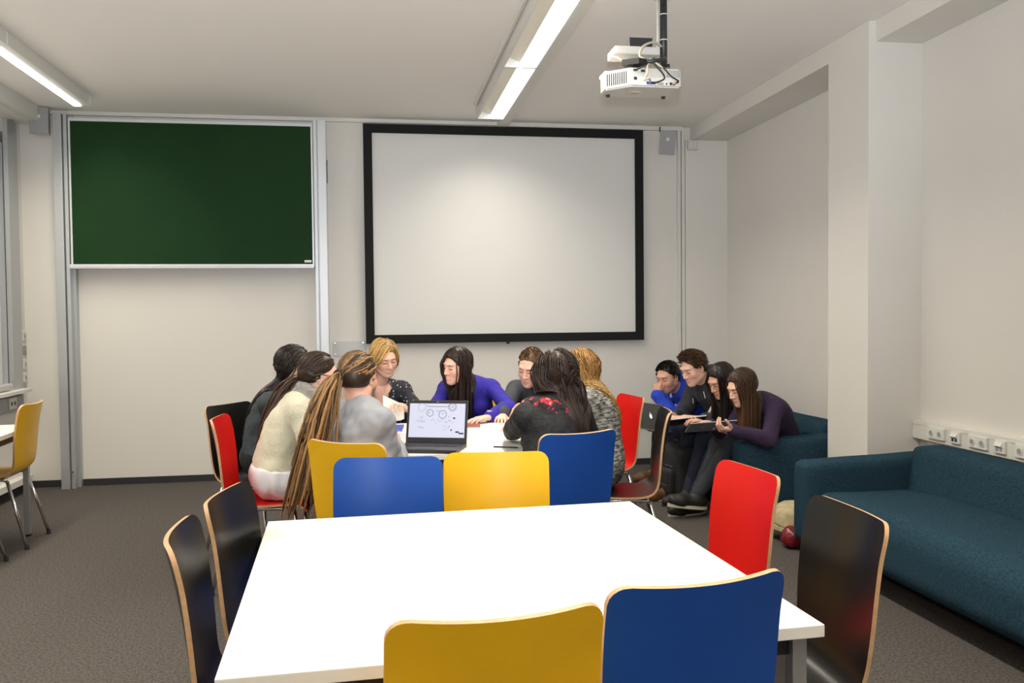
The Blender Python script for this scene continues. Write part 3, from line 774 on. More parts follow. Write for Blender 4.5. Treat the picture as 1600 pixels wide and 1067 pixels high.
def person(label, spec):
    S = spec.get('s', 1.0); male = spec.get('male', 0)
    P, N = V(spec['pelvis']), V(spec['neck'])
    f = V(math.cos(R(spec['face'])), math.sin(R(spec['face'])), 0)
    rt = V(f[1], -f[0], 0)
    sf = spec.get('shoulder_face', spec['face'])
    fs = V(math.cos(R(sf)), math.sin(R(sf)), 0); rs = V(fs[1], -fs[0], 0)
    rs = nz(rs+V(0, 0, spec.get('shoulder_tilt', 0)))
    root = thing('person', label, 'person', (P[0], P[1], 0))
    ax0 = nz(N-P); back = -f; back = nz(back-(back@ax0)*ax0)
    M = (P+N)/2+back*spec.get('slouch', .06)
    def sp(t): return (1-t)**2*P+2*t*(1-t)*M+t*t*N
    def tg(t): return nz(2*(1-t)*(M-P)+2*t*(N-M))
    torso = []
    rows = [(0.02, .168, .122, .115), (.25, .150, .110, .12), (.5, .150, .108, .125), (.72, .166, .112, .13), (.90, .118, .078, .080)] if male else \
           [(0.02, .172, .122, .115), (.25, .140, .102, .12), (.5, .130, .096, .12), (.72, .142, .102, .125), (.90, .100, .072, .075)]
    b = spec.get('bulk', 1.0)
    for t, w, d, h in rows:
        z = tg(t); x = nz(rt*(1-t)+rs*t); x = nz(x-(x@z)*z); y = np.cross(z, x)
        torso.append(ell(sp(t), [x, y, z], (w*S*b, d*S*b, h*S), .06))
        if t == .72 and not male:
            for q in (-1, 1): torso.append(ell(sp(.66)+y*.075*S+x*q*.062*S, [x, y, z], (.056*S, .056*S, .06*S), .04))
    shw = (.178 if male else .155)*S
    zt = tg(.95); sh = {}
    for q in (-1, 1):
        j = sp(.93)-zt*.005+rs*q*shw+V(0, 0, spec.get('shrug', {}).get(q, 0)); sh[q] = j
        torso.append(cone(sp(.95), j, .054*S, .050*S*(1.08 if male else 1), .05))
    hc = V(spec['head']); A = head_frame(spec['look'], spec.get('roll', 0.0)); hs = spec.get('hs', .97 if not male else 1.03)
    nb = hc-A[2]*.075*hs-A[1]*.022*hs
    neck = [cone(nb, sp(.97), .050*hs*(1.1 if male else .95), .056*S*(1.1 if male else .95), .04)]
    arms, hands = {}, {}
    for q in (-1, 1):
        a = spec['arms'][q]; l1, l2 = .285*S, .25*S
        e, w = ik(sh[q], V(a['wrist']), l1, l2, V(a.get('pole', (0, 0, -1))))
        arms[q] = (sh[q], e, w)
        fd = V(a['fingers']) if 'fingers' in a else nz(w-e)
        hands[q] = hand_prims(w, nz(fd), nz(V(a.get('palm', (0, 0, -1)))), q, a.get('curl', (.35, .45, .3)), a.get('spread', .08), a.get('thumb', .7), S*.98)
    r = (1.1 if male else .92)
    armp = {q: [cone(arms[q][0], arms[q][1], .047*S*r, .038*S*r, .03), cone(arms[q][1], arms[q][2], .038*S*r, .0245*S*r, .02)] for q in (-1, 1)}
    legp, footp, feet = {}, {}, {}
    for q in (-1, 1):
        l = spec['legs'][q]; h = P+rt*q*.092*S-V(0, 0, .015)
        an = V(l['ankle']); k, an = ik(h, an, .43*S, .42*S, V(l.get('pole', (f[0], f[1], .7))))
        legp[q] = [cone(h, k, .080*S, .055*S, .05), cone(k, an, .054*S, .037*S, .03)]
        td = nz(V(l.get('toe', (f[0], f[1], 0)))); up = nz(V(0, 0, 1)-(V(0, 0, 1)@td)*td)
        heel = an-td*.035*S-up*.045*S; ball = an+td*.13*S-up*.055*S; toe = an+td*.185*S-up*.055*S
        footp[q] = [cone(an, an-up*.04*S, .036*S, .036*S, .03), cone(heel, ball, .034*S, .036*S, .03), cone(ball, toe, .038*S, .026*S, .03)]
        feet[q] = (an, td, up)
    hp = head_prims(hc, A, hs, male, spec.get('smile', 0))
    # --- body: one mesh (coarse where clothed, fine at head and hands)
    hidden = torso+armp[-1]+armp[1]+legp[-1]+legp[1]+footp[-1]+footp[1]
    parts = [surface(hidden, .014, -.006)]; cols = [np.tile(spec.get('skin', SKIN), (len(parts[0][0]), 1))]
    if spec.get('bare'):
        pass
    HP, HF = surface(hp+neck, .0036); parts.append((HP, HF)); cols.append(head_colours(HP, hc, A, hs, spec))
    for q in (-1, 1):
        if spec['arms'][q].get('hide'): continue
        arm2 = [cone(arms[q][1]*.75+arms[q][2]*.25, arms[q][2], .034*S*r, .0245*S*r, .02)] if not spec.get('bare_arm') else [cone(arms[q][1], arms[q][2], .037*S*r, .0245*S*r, .02)]
        HA = surface(hands[q]+arm2, .0042); parts.append(HA); cols.append(np.tile(spec.get('skin', SKIN), (len(HA[0]), 1)))
    mesh_obj('body', parts, ['skin'], root, cols)
    # --- clothing
    cl = spec['top']
    fr = cl.get('sleeve', .97)
    topp = torso+[armp[-1][0], armp[1][0]]
    for q in (-1, 1): topp.append(cone(arms[q][1], arms[q][1]*(1-fr)+arms[q][2]*fr, (.038*r+.002)*S, (.029*r+.004)*S, .02))
    if cl.get('long'):   # longer hem over the hips
        for q in (-1, 1): topp.append(cone(legp[q][0][1], legp[q][0][1]*.65+legp[q][0][2]*.35, .084*S, .078*S, .04))
    if cl.get('collar', .02) > 0:
        cdir = nz(nb-sp(.97)); topp.append(cone(sp(.93), sp(.97)+cdir*cl.get('collar', .02), .062*S*(1.1 if male else 1), .054*S*(1.15 if male else 1), .03))
    cut = []
    if cl.get('vneck'):
        y = np.cross(tg(.9), rs)
        a_, b_ = sp(1.0)+y*.03, sp(.60)+y*.15
        topp += [('c', a_, b_, .074, .020, .008, -1)]
    if cl.get('round_neck'):
        topp += [('c', sp(.98)+np.cross(tg(.9), rs)*.03, nb, .062, .062, .01, -1)]
    TP, TF = surface(topp, cl.get('vox', .0085), cl.get('puff', .012), cut)
    nrm = grad_normals(TP, TF)
    amp = cl.get('wrinkle', .006)
    TP = TP+nrm*(amp*(fractal(TP*V(1, 1, 1.0), 11, S*3)+.5*fractal(TP, 24, 5+S))[:, None])
    mesh_obj(cl['name'], [(TP, TF)], [cl['mat']], root)
    if cl.get('hood'):
        y = np.cross(tg(.95), rs); o = sp(.95)-y*.045+V(0, 0, .01)
        ring = [o+rs*.085*math.cos(t)+y*(.075*math.sin(t)+.02)+V(0, 0, .022+.018*math.cos(t)**2-.02*math.sin(t)) for t in np.linspace(0, 2*math.pi, 13)]
        hp_ = [cone(ring[i], ring[i+1], .030, .030, .02) for i in range(12)]+[ell(o-y*.035-V(0, 0, .03), [rs, y, zt], (.10, .05, .07), .03)]
        HPp, HFf = surface(hp_, .009, 0); HPp = HPp+grad_normals(HPp, HFf)*(.006*fractal(HPp, 18, 2)[:, None])
        mesh_obj('hood', [(HPp, HFf)], [cl['mat']], root)
    bt = spec.get('pants', 'pants_black')
    pp = [torso[0]]+legp[-1]+legp[1]
    PP, PF = surface(pp, .0105, .009)
    PP = PP+grad_normals(PP, PF)*(.005*fractal(PP, 13, 1.7)[:, None])
    mesh_obj('trousers', [(PP, PF)], [bt], root)
    for q in (-1, 1):
        an, td, up = feet[q]
        SP, SF = surface(footp[q], .008, .010, [(an+up*.03, up), (an-up*.088*S, -up)])
        so = mesh_obj('shoe', [(SP, SF)], [spec.get('shoes', 'shoe_dark')], root)
        sd = np.cross(td, up)
        out = []
        for t in np.linspace(0, 2*math.pi, 20, endpoint=False):
            L_ = math.cos(t); out.append(an+td*(.07+.155*L_)*S+sd*(.046*math.sin(t)*(1-.15*L_))*S)
        lo_ = [p-up*.10*S for p in out]; hi_ = [p-up*.078*S for p in out]
        mbx = MB(); n_ = len(out)
        mbx.add(lo_+hi_, [tuple(range(n_))[::-1], tuple(range(n_, 2*n_))]+[(i, (i+1) % n_, n_+(i+1) % n_, n_+i) for i in range(n_)])
        mbx.build('sole', spec.get('sole', 'rubber'), so)
    spec.update(root=root, A=A, hc=hc, hs=hs, sp=sp, tg=tg, rs=rs, hits=torso+neck+hp+armp[-1][:1]+armp[1][:1], nb=nb, arms_=arms, zt=zt, shj=sh)
    return spec

def grad_normals(P, F):
    n = np.zeros_like(P); a, b, c, d = (P[F[:, i]] for i in range(4))
    fn = np.cross(c-a, d-b)
    for i in range(4): np.add.at(n, F[:, i], fn)
    return n/np.maximum(1e-12, np.linalg.norm(n, axis=1))[:, None]

# ------------------------------------------------------------------ hair
def hair_cap(sp, thick=.010, front=.070, low=-.045):
    """solid layer of hair on the skull, with the face cut out; returns primitives"""
    c, A, s = sp['hc'], sp['A'], sp['hs']
    def W(x, y, z): return c+s*(x*A[0]+y*A[1]+z*A[2])
    pr = [ell(W(0, -.020, .042), A, V(.079+thick, .099+thick, .085+thick)*s, .02),
          ell(W(0, -.050, -.010), A, V(.070+thick*.6, .062+thick, .062)*s, .04)]
    pr.append(ell(W(0, .115, -.015), A, V(.102, .085, front+.03)*s, .012, -1))
    for q in (-1, 1): pr.append(ell(W(q*.09, .02, -.035), A, V(.04, .035, .05)*s, .012, -1))
    pr.append(ell(W(0, -.02, -.12), A, V(.16, .16, .12+low)*s, .02, -1))
    return pr
def tubes(paths, r, cols, n=4, taper=.25, jit=0):
    """paths (S, K, 3): returns P, F, C for all strands in one mesh"""
    S_, K, _ = paths.shape
    d = np.gradient(paths, axis=1); d /= np.maximum(1e-9, np.linalg.norm(d, axis=2))[..., None]
    ref = np.tile(V(.31, .2, .93), (S_, K, 1)); a = np.cross(d, ref); a /= np.maximum(1e-6, np.linalg.norm(a, axis=2))[..., None]
    b = np.cross(a, d)
    t = np.linspace(0, 1, K); rad = np.minimum(1, .45+t*6)*np.where(t > .7, 1-(1-taper)*((t-.7)/.3)**1.5, 1)
    R_ = (np.atleast_1d(r)[:, None]*np.ones((S_, 1)))*rad[None]
    ang = 2*np.pi*np.arange(n)/n
    ring = paths[:, :, None]+R_[..., None, None]*(a[:, :, None]*np.cos(ang)[:, None]+b[:, :, None]*np.sin(ang)[:, None])
    P = ring.reshape(-1, 3)
    base = (np.arange(S_)*K*n)[:, None, None]; ii = (np.arange(K-1)*n)[None, :, None]; j = np.arange(n)[None, None]
    v0 = base+ii+j; v1 = base+ii+(j+1) % n
    F = np.stack([v0, v1, v1+n, v0+n], -1).reshape(-1, 4)
    C = np.repeat(cols, K*n, axis=0)
    return P, F, C
def grad4(hits, p, v, e=.004):
    g = np.stack([sdf(hits, p+V(e, 0, 0)), sdf(hits, p+V(0, e, 0)), sdf(hits, p+V(0, 0, e))], 1)-v[:, None]
    return g/np.maximum(1e-6, np.linalg.norm(g, axis=1))[:, None]
def strands(sp, n, length, flow, steps=22, stiff=.80, off=.012, lift=.0, mask=None, grav=V(0, 0, -1), wave=0.0, wf=9, seed=1, lvar=.12, dirfn=None, adhere=.45, gather=None, stray=.17):
    """hair guides grown from the scalp: they hug the skull, fall, and slide over the body.
    gather = (offset from the head centre in head axes, half width, strength): pulls the falling hair together"""
    rg = np.random.default_rng(seed)
    c, A, s = sp['hc'], sp['A'], sp['hs']
    L = []
    while len(L) < n:
        q = rg.normal(size=(n*4, 3)); q /= np.linalg.norm(q, axis=1)[:, None]
        q = q*V(.080, .100, .087)+V(0, -.02, .042)
        x, y, z = q.T
        ok = (z > .0) & ~((y > .035) & (z < .088)) & ~((np.abs(x) > .05) & (y > .02) & (z < .05))
        ok |= (y < -.03) & (z > -.045)
        if mask is not None: ok &= mask(x, y, z)
        L += list(q[ok])
    q = np.array(L[:n]); nl = (q-V(0, -.02, .042))/V(.080, .100, .087)**2; nl /= np.linalg.norm(nl, axis=1)[:, None]
    p = c+s*(q@A); nn = nl@A
    d = np.array([flow(*v) for v in q]); d /= np.linalg.norm(d, axis=1)[:, None]
    d = d@A
    d = d-(d*nn).sum(1)[:, None]*nn*(1-lift); d /= np.maximum(1e-6, np.linalg.norm(d, axis=1))[:, None]
    ln = length*(1+lvar*rg.uniform(-1, 1, n)); st = ln/steps
    hits = sp['hits']
    path = [p.copy()]; ph = rg.uniform(0, 6.28, n)
    of = off*(1+.5*rg.uniform(-1, 1, n))
    ax1 = rg.normal(size=(n, 3))
    for k in range(steps):
        d = d*stiff+grav*(1-stiff)
        if dirfn is not None: d = dirfn(p, d, k/steps)
        if gather is not None:
            o = c+s*(V(gather[0])@A); lat = o-p; lat[:, 2] = 0; r_ = np.linalg.norm(lat, axis=1)
            m = (r_ > gather[1]) & (p[:, 2] < c[2]+.01)
            d = d+np.where(m, gather[2]*np.minimum(1, (r_-gather[1])/.05), 0)[:, None]*lat/np.maximum(1e-6, r_)[:, None]
        d /= np.maximum(1e-6, np.linalg.norm(d, axis=1))[:, None]
        p = p+d*st[:, None]
        for it in range(2):
            v = sdf(hits, p); g = grad4(hits, p, v)
            m = v < of
            p = p+np.where(m, of-v, 0)[:, None]*g
            dn = (d*g).sum(1); d = d-np.where(m, np.minimum(dn, 0), 0)[:, None]*g
            if it == 0 and adhere and k < steps*adhere:
                m2 = (v > of) & (v < .05)
                p = p-np.where(m2, (v-of)*.7, 0)[:, None]*g
                d = d-np.where(m2, np.maximum(dn, 0), 0)[:, None]*g
        path.append(p.copy())
    T = np.stack(path, 1)
    if length > .2:      # drop guides that stray from head and body
        far = np.stack([sdf(hits, T[:, k]) for k in range(2, steps+1, 3)], 1).max(1); keep = far < stray
        T = T[keep]; ph = ph[keep]; ln = ln[keep]; ax1 = ax1[keep]
    if wave:
        t = np.arange(steps+1)/steps
        dd = np.gradient(T, axis=1); a = np.cross(dd, ax1[:, None]); a /= np.maximum(1e-6, np.linalg.norm(a, axis=2))[..., None]
        T = T+a*(wave*np.minimum(1, t*4)[None]*np.sin(ph[:, None]+wf*t[None]*ln[:, None]/.4))[..., None]
    return T
def hair_object(sp, T, r, col, var=.25, cap=None, n=4, taper=.25, name='hair', capcol=.75, tips=None):
    rg = np.random.default_rng(3)
    cols = V(col)[None]*(1+var*rg.uniform(-1, 1, len(T)))[:, None]
    P, F, C = tubes(T, np.asarray(r)*(1+.25*rg.uniform(-1, 1, len(T))), cols, n, taper)
    if tips is not None:
        K = T.shape[1]; t = np.repeat(np.tile(np.linspace(0, 1, K), len(T)), n)[:, None]; C = C*(1-t**1.5)+V(tips)*t**1.5*(C.mean(1)/max(1e-6, V(col).mean()))[:, None]
    parts, cc = [(P, F)], [C]
    if cap is not None:
        CP, CF = surface(cap, .006); CP = CP+grad_normals(CP, CF)*(.003*fractal(CP, 40)[:, None])
        parts.append((CP, CF)); cc.append(np.tile(V(col)*capcol, (len(CP), 1)))
    return mesh_obj(name, parts, ['hair'], sp['root'], cc)

# ------------------------------------------------------------------ clothing materials
mat('shirt_slate', lin((52, 60, 64)), 0.85, noise=(40, .12))
mat('knit_cream', lin((206, 202, 178)), 0.95, noise=(120, .10), bump=(160, .5), sheen=.2)
mat('cotton_white', lin((225, 222, 228)), 0.85)
mat('shirt_grey', lin((150, 152, 158)), 0.85, noise=(200, .06))
mat('knit_royal', lin((44, 34, 150)), 0.85, noise=(60, .08))
mat('shirt_plain', lin((60, 62, 70)), 0.85)
mat('jacket_black', lin((26, 26, 28)), 0.8, noise=(45, .5), bump=(60, .6))
mat('hoodie_blue', lin((28, 62, 178)), 0.85, noise=(60, .06))
mat('hoodie_charcoal', lin((44, 46, 52)), 0.9, noise=(80, .1))
mat('top_dark', lin((30, 27, 30)), 0.85)
mat('vest_cream', lin((190, 180, 165)), 0.9)
mat('knit_purple', lin((48, 33, 62)), 0.9, noise=(80, .12))
mat('scarf_grey', lin((138, 136, 130)), 0.95, noise=(60, .2), bump=(90, .6))
mat('pants_black', lin((20, 20, 22)), 0.85)
mat('denim_dark', lin((28, 34, 50)), 0.85, noise=(90, .15))
mat('denim_grey', lin((46, 50, 58)), 0.85, noise=(90, .15))
mat('shoe_dark', lin((34, 30, 28)), 0.6)
mat('shoe_brown', lin((92, 62, 40)), 0.6, noise=(20, .15))
mat('sole_cream', lin((205, 198, 180)), 0.7)
def pattern_materials():
    m = mat('blouse_dotted', (0.006, 0.007, 0.016), 0.75); nt = m.node_tree; b = nt.nodes['Principled BSDF']
    tc = nt.nodes.new('ShaderNodeTexCoord'); v = nt.nodes.new('ShaderNodeTexVoronoi'); v.inputs['Scale'].default_value = 46; v.inputs['Randomness'].default_value = .55
    lt = nt.nodes.new('ShaderNodeMath'); lt.operation = 'LESS_THAN'; lt.inputs[1].default_value = .24
    mx = nt.nodes.new('ShaderNodeMix'); mx.data_type = 'RGBA'; mx.inputs[6].default_value = (0.006, 0.007, 0.016, 1); mx.inputs[7].default_value = (.62, .6, .62, 1)
    nt.links.new(tc.outputs['Object'], v.inputs['Vector']); nt.links.new(v.outputs['Distance'], lt.inputs[0]); nt.links.new(lt.outputs[0], mx.inputs[0]); nt.links.new(mx.outputs[2], b.inputs['Base Color'])
    m = mat('knit_marled', (.2, .2, .2), 0.95, bump=(120, .5)); nt = m.node_tree; b = nt.nodes['Principled BSDF']
    tc = nt.nodes.new('ShaderNodeTexCoord'); mp = nt.nodes.new('ShaderNodeMapping'); mp.inputs['Scale'].default_value = (22, 22, 110); mp.inputs['Rotation'].default_value = (0.25, 0.2, 0)
    n = nt.nodes.new('ShaderNodeTexNoise'); n.inputs['Scale'].default_value = 1.0; n.inputs['Detail'].default_value = 3
    cr = nt.nodes.new('ShaderNodeValToRGB'); cr.color_ramp.elements[0].position = .40; cr.color_ramp.elements[0].color = (.045, .045, .042, 1); cr.color_ramp.elements[1].position = .62; cr.color_ramp.elements[1].color = (.36, .35, .31, 1)
    nt.links.new(tc.outputs['Object'], mp.inputs[0]); nt.links.new(mp.outputs[0], n.inputs['Vector']); nt.links.new(n.outputs['Fac'], cr.inputs[0]); nt.links.new(cr.outputs[0], b.inputs['Base Color'])
    m = mat('scarf_floral', (.02, .01, .01), 0.8); nt = m.node_tree; b = nt.nodes['Principled BSDF']
    tc = nt.nodes.new('ShaderNodeTexCoord'); v = nt.nodes.new('ShaderNodeTexVoronoi'); v.inputs['Scale'].default_value = 26
    cr = nt.nodes.new('ShaderNodeValToRGB'); cr.color_ramp.interpolation = 'CONSTANT'
    el = cr.color_ramp.elements; el[0].position = 0; el[0].color = (.55, .30, .26, 1); el[1].position = .18; el[1].color = (.42, .012, .03, 1)
    e = el.new(.42); e.color = (.012, .01, .012, 1)
    nz_ = nt.nodes.new('ShaderNodeTexNoise'); nz_.inputs['Scale'].default_value = 30; ad = nt.nodes.new('ShaderNodeMix'); ad.data_type = 'VECTOR'; ad.inputs[0].default_value = .05
    nt.links.new(tc.outputs['Object'], nz_.inputs['Vector']); nt.links.new(tc.outputs['Object'], ad.inputs[4]); nt.links.new(nz_.outputs['Color'], ad.inputs[5])
    nt.links.new(ad.outputs[1], v.inputs['Vector']); nt.links.new(v.outputs['Distance'], cr.inputs[0]); nt.links.new(cr.outputs[0], b.inputs['Base Color'])
pattern_materials()

HAIR_DARK = V(.016, .009, .007); HAIR_BROWN = V(.035, .017, .008); HAIR_LIGHT = V(.10, .052, .022)
PALE = V(lin((232, 184, 162))); TAN = V(lin((212, 162, 136)))

# 1 woman in dark grey, far left
w = person('woman in a dark grey shirt with long black hair at the left of the table', dict(
    pelvis=(-.69, 5.40, .577), neck=(-.59, 5.37, .955), face=-12, head=(-.500, 5.36, 1.130), look=(.95, -.05, -.22), slouch=.07, skin=PALE,
    arms={1: dict(wrist=(-.20, 5.22, .775), pole=(0, -.6, -.8)), -1: dict(wrist=(-.18, 5.52, .775), pole=(0, .6, -.8))},
    legs={1: dict(ankle=(-.32, 5.24, .09)), -1: dict(ankle=(-.30, 5.46, .09))}, top=dict(name='shirt', mat='shirt_slate', wrinkle=.010)))
T = strands(w, 650, .56, lambda x, y, z: (math.copysign(.5, x-.01)*.6, -.9, .1), off=.014, stiff=.60, seed=1, stray=.09, gather=((0, -.13, 0), .075, .6), grav=V(-.18, 0, -1))
hair_object(w, T, .0036, HAIR_DARK, cap=hair_cap(w), n=3)

# 2 woman in the cream sweater
w = person('woman in a cream sweater with grey scarf and glasses', dict(
    pelvis=(-.54, 4.77, .580), neck=(-.405, 4.79, .965), face=6, head=(-.315, 4.815, 1.115), look=(.97, .12, -.16), slouch=.075, skin=PALE, brow=V(.05, .03, .02),
    arms={1: dict(wrist=(-.13, 4.66, .775), pole=(-.2, -.5, -.8)), -1: dict(wrist=(-.12, 5.0, .775), pole=(0, .6, -.8))},
    legs={1: dict(ankle=(-.26, 4.68, .09)), -1: dict(ankle=(-.24, 4.9, .09))}, top=dict(name='sweater', mat='knit_cream', puff=.020, wrinkle=.008, collar=.0)))
o = w['root'].children
def shirt_hem(w, z0, z1, m):
    tor = w['hits'][0]
    q = [tor, ('e', tor[1]+V(.05, 0, -.02), tor[2], tor[3]*V(1, 1, .8), None, .05, 1)]
    HPp, HFf = surface(q, .009, .030, [(V(0, 0, z1), V(.12, 0, 1)), (V(0, 0, z0), V(0, 0, -1))])
    HPp = HPp+grad_normals(HPp, HFf)*(.012*fractal(HPp*V(1, 1, .5), 22)[:, None])
    mesh_obj('shirt_hem', [(HPp, HFf)], [m], w['root'])
shirt_hem(w, .462, .565, 'cotton_white')
def scarf(w, m, r=.030, rx=.078, ry=.075, z=.03, turns=3):
    ax = nz(w['nb']-w['sp'](.95)); x = w['rs']; x = nz(x-(x@ax)*ax); y = np.cross(ax, x); o = w['sp'](.97)
    pr = []
    for k in range(turns):
        ph = k*.9
        ring = [o+ax*(z+(k-1)*.026+.012*math.sin(t+ph))+x*(rx+.008*math.sin(3*t+k))*math.cos(t)+y*(ry*math.sin(t)+.012) for t in np.linspace(0, 2*math.pi, 17)]
        pr += [cone(ring[i], ring[i+1], r*.75, r*.75, .012) for i in range(16)]
    SP, SF = surface(pr, .0065); SP = SP+grad_normals(SP, SF)*(.005*fractal(SP, 45)[:, None])
    return mesh_obj('scarf', [(SP, SF)], [m], w['root'])
scarf(w, 'scarf_grey', .040, .080, .078, .045)
def tie_hair(w, tie, length, col, n=260, r=.0045, seed=4, fall=V(0, 0, -1), tips=None, stiffT=.8, spread=.18):
    """hair combed back to a tie and falling from it"""
    c, A, s = w['hc'], w['A'], w['hs']
    tp = c+s*(V(tie)@A)
    def toward(p, d, t):
        g = tp-p; L = np.linalg.norm(g, axis=1)[:, None]
        k = np.clip(1-L/.02, 0, 1)
        return d*.35+g/np.maximum(L, 1e-6)*.65
    T1 = strands(w, n, .17, lambda x, y, z: (-x*2, -.6, (.0-z)*2), steps=14, off=.008, seed=seed, dirfn=toward, lvar=.0)
    rg = np.random.default_rng(seed+1)
    T1[:, -1] = tp+rg.normal(size=(n, 3))*.006
    T1[:, -2] = T1[:, -2]*.5+T1[:, -1]*.5
    # falling tail
    m = n//2; K = 20; p = tp+rg.normal(size=(m, 3))*.007; d = nz(-A[1]*.8+V(0, 0, -.3))+rg.normal(size=(m, 3))*spread
    path = [p.copy()]; ln = length*(1+.2*rg.uniform(-1, 1, m)); hits = w['hits']; of = .016*(1+.6*rg.uniform(-1, 1, m))
    for k in range(K):
        d = d*stiffT+nz(fall)*(1-stiffT); d /= np.linalg.norm(d, axis=1)[:, None]
        p = p+d*(ln/K)[:, None]
        v = sdf(hits, p); q = v < of
        if q.any():
            e = .004; pm = p[q]
            g = np.stack([sdf(hits, pm+V(e, 0, 0)), sdf(hits, pm+V(0, e, 0)), sdf(hits, pm+V(0, 0, e))], 1)-v[q][:, None]
            g /= np.maximum(1e-6, np.linalg.norm(g, axis=1))[:, None]; p[q] = pm+g*(of[q]-v[q])[:, None]
            dn = (d[q]*g).sum(1); d[q] = d[q]-np.minimum(dn, 0)[:, None]*g
        path.append(p.copy())
    return T1, np.stack(path, 1), tp
T1, T2, tp = tie_hair(w, (0, -.105, -.035), .36, HAIR_BROWN, fall=V(-.32, .1, -1), spread=.30)
hair_object(w, T1, .004, HAIR_BROWN*.9, cap=hair_cap(w, .006))
hair_object(w, T2, .0055, V(.055, .026, .013), name='ponytail')
def glasses(w, m):
    c, A, s = w['hc'], w['A'], w['hs']
    def W(x, y, z): return c+s*(x*A[0]+y*A[1]+z*A[2])
    mb = MB()
    for q in (-1, 1):
        mb.tube([W(q*(.032+.022*math.cos(t)), .106-.006*abs(math.cos(t)), .0+.014*math.sin(t)) for t in np.linspace(0, 2*math.pi, 16, endpoint=False)], .0022, 5, closed=True)
        mb.tube([W(q*.054, .100, .006), W(q*.078, .06, .008), W(q*.083, -.005, .010), W(q*.08, -.02, -.005)], .0028, 5)
    mb.tube([W(-.010, .107, .003), W(0, .110, .005), W(.010, .107, .003)], .002, 5)
    g = mb.build('glasses', m, w['root'], smooth=True); g.matrix_parent_inverse = Matrix.Translation(-w['root'].location)
glasses(w, 'plastic_dark')
def earring(w, q, m='chrome', r=.006):
    c, A, s = w['hc'], w['A'], w['hs']; p = c+s*(q*.084*A[0]-.004*A[1]-.042*A[2])
    g = MB().lathe([(.001, -r), (r*.8, -r*.6), (r, 0), (r*.8, r*.6), (.001, r)], p, 8).build('earring', m, w['root'], smooth=True); g.matrix_parent_inverse = Matrix.Translation(-w['root'].location)
earring(w, 1)

# 3 man with dreadlocks
w = person('man with long blond-brown dreadlocks in a grey shirt', dict(male=1, s=1.0,
    pelvis=(-.045, 4.02, .580), neck=(-.070, 4.16, .972), face=32, shoulder_face=26, head=(-.088, 4.21, 1.138), hs=.99, look=(.50, .85, -.10), slouch=.06, beard=(.75, V(.05, .03, .015)), down=False,
    arms={1: dict(wrist=(.085, 4.36, .775), pole=(.1, -.85, -.6), fingers=(.25, .9, .25), palm=(-.9, .1, -.3), curl=(1.1, 1.3, .8), thumb=.3), -1: dict(wrist=(-.10, 4.60, .775), pole=(-.7, 0, -.7))},
    legs={1: dict(ankle=(.33, 4.28, .09)), -1: dict(ankle=(.12, 4.42, .09))}, top=dict(name='shirt', mat='shirt_grey', puff=.016, wrinkle=.012, sleeve=.96, collar=.03), pants='denim_dark'))
T1, T2, tp = tie_hair(w, (-.035, -.120, .010), .60, HAIR_LIGHT, n=130, seed=8, fall=V(-.24, -.12, -1), stiffT=.80, spread=.24)
rg = np.random.default_rng(5)
def dread_cols(n):
    a = V(.36, .19, .065); b = V(.045, .022, .010); k = rg.uniform(0, 1, n)[:, None]**1.4
    return a*k+b*(1-k)
def dread_object(w, T1, T2):
    parts, cols = [], []
    for T_, r_, n_ in ((T1, .0052, 5), (T2, .0062, 5)):
        cc = dread_cols(len(T_))
        K = T_.shape[1]; wob_ = rg.normal(size=(len(T_), K, 3))*.0012; T_ = T_+wob_
        P_, F_, C_ = tubes(T_, r_*(1+.2*rg.uniform(-1, 1, len(T_))), cc, n_, .6)
        P_ = P_; parts.append((P_, F_)); cols.append(C_)
    CP, CF = surface(hair_cap(w, .006), .007); parts.append((CP, CF)); cols.append(np.tile(V(.03, .016, .008), (len(CP), 1)))
    mesh_obj('dreadlocks', parts, ['hair'], w['root'], cols)
# widen the tail: a second, denser bundle
T1b, T2b, _ = tie_hair(w, (-.035, -.120, .010), .54, HAIR_LIGHT, n=130, seed=18, fall=V(-.08, -.08, -1), stiffT=.80, spread=.24)
dread_object(w, T1, np.concatenate([T2, T2b]))
hb = MB().tube([tp+.026*(math.cos(t)*w['A'][0]+math.sin(t)*w['A'][2])-w['A'][1]*.006 for t in np.linspace(0, 2*math.pi, 14, endpoint=False)], .006, 6, closed=True).build('hair_band', 'plastic_dark', w['root'], smooth=True)
hb.matrix_parent_inverse = Matrix.Translation(-w['root'].location)

# 4 blonde woman in the dotted blouse
w = person('smiling blonde woman in a dark dotted blouse holding up a paper', dict(
    pelvis=(.0, 6.10, .577), neck=(.02, 6.02, .945), face=-86, head=(.052, 5.92, 1.150), look=(.36, -.86, -.34), roll=-.12, smile=1, skin=PALE, brow=V(.25, .15, .08),
    arms={-1: dict(wrist=(.205, 5.63, .80), pole=(.7, .1, -.7), fingers=(-.5, -.3, .55), palm=(-.7, -.5, -.2), curl=(.6, .8, .5)), 1: dict(wrist=(-.06, 5.56, .775), pole=(-.7, 0, -.7))},
    legs={1: dict(ankle=(-.1, 5.68, .09)), -1: dict(ankle=(.12, 5.68, .09))}, top=dict(name='blouse', mat='blouse_dotted', vneck=1, collar=.0, wrinkle=.007), pants='denim_dark'))
T1, T2, tp = tie_hair(w, (0, -.115, -.03), .10, HAIR_LIGHT, n=240, seed=12)
def swept(p, d, t):     # parted, swept over the temples, then back to the tie
    g = tp-p; g /= np.maximum(1e-6, np.linalg.norm(g, axis=1))[:, None]
    return d*.6+g*(.02+.75*max(0, t-.25))
TF_ = strands(w, 420, .23, lambda x, y, z: (math.copysign(1, x+.025), .10 if y > 0 else -.3, -.35), steps=18, stiff=.85, off=.013, seed=21, adhere=1, dirfn=swept, lvar=.08)
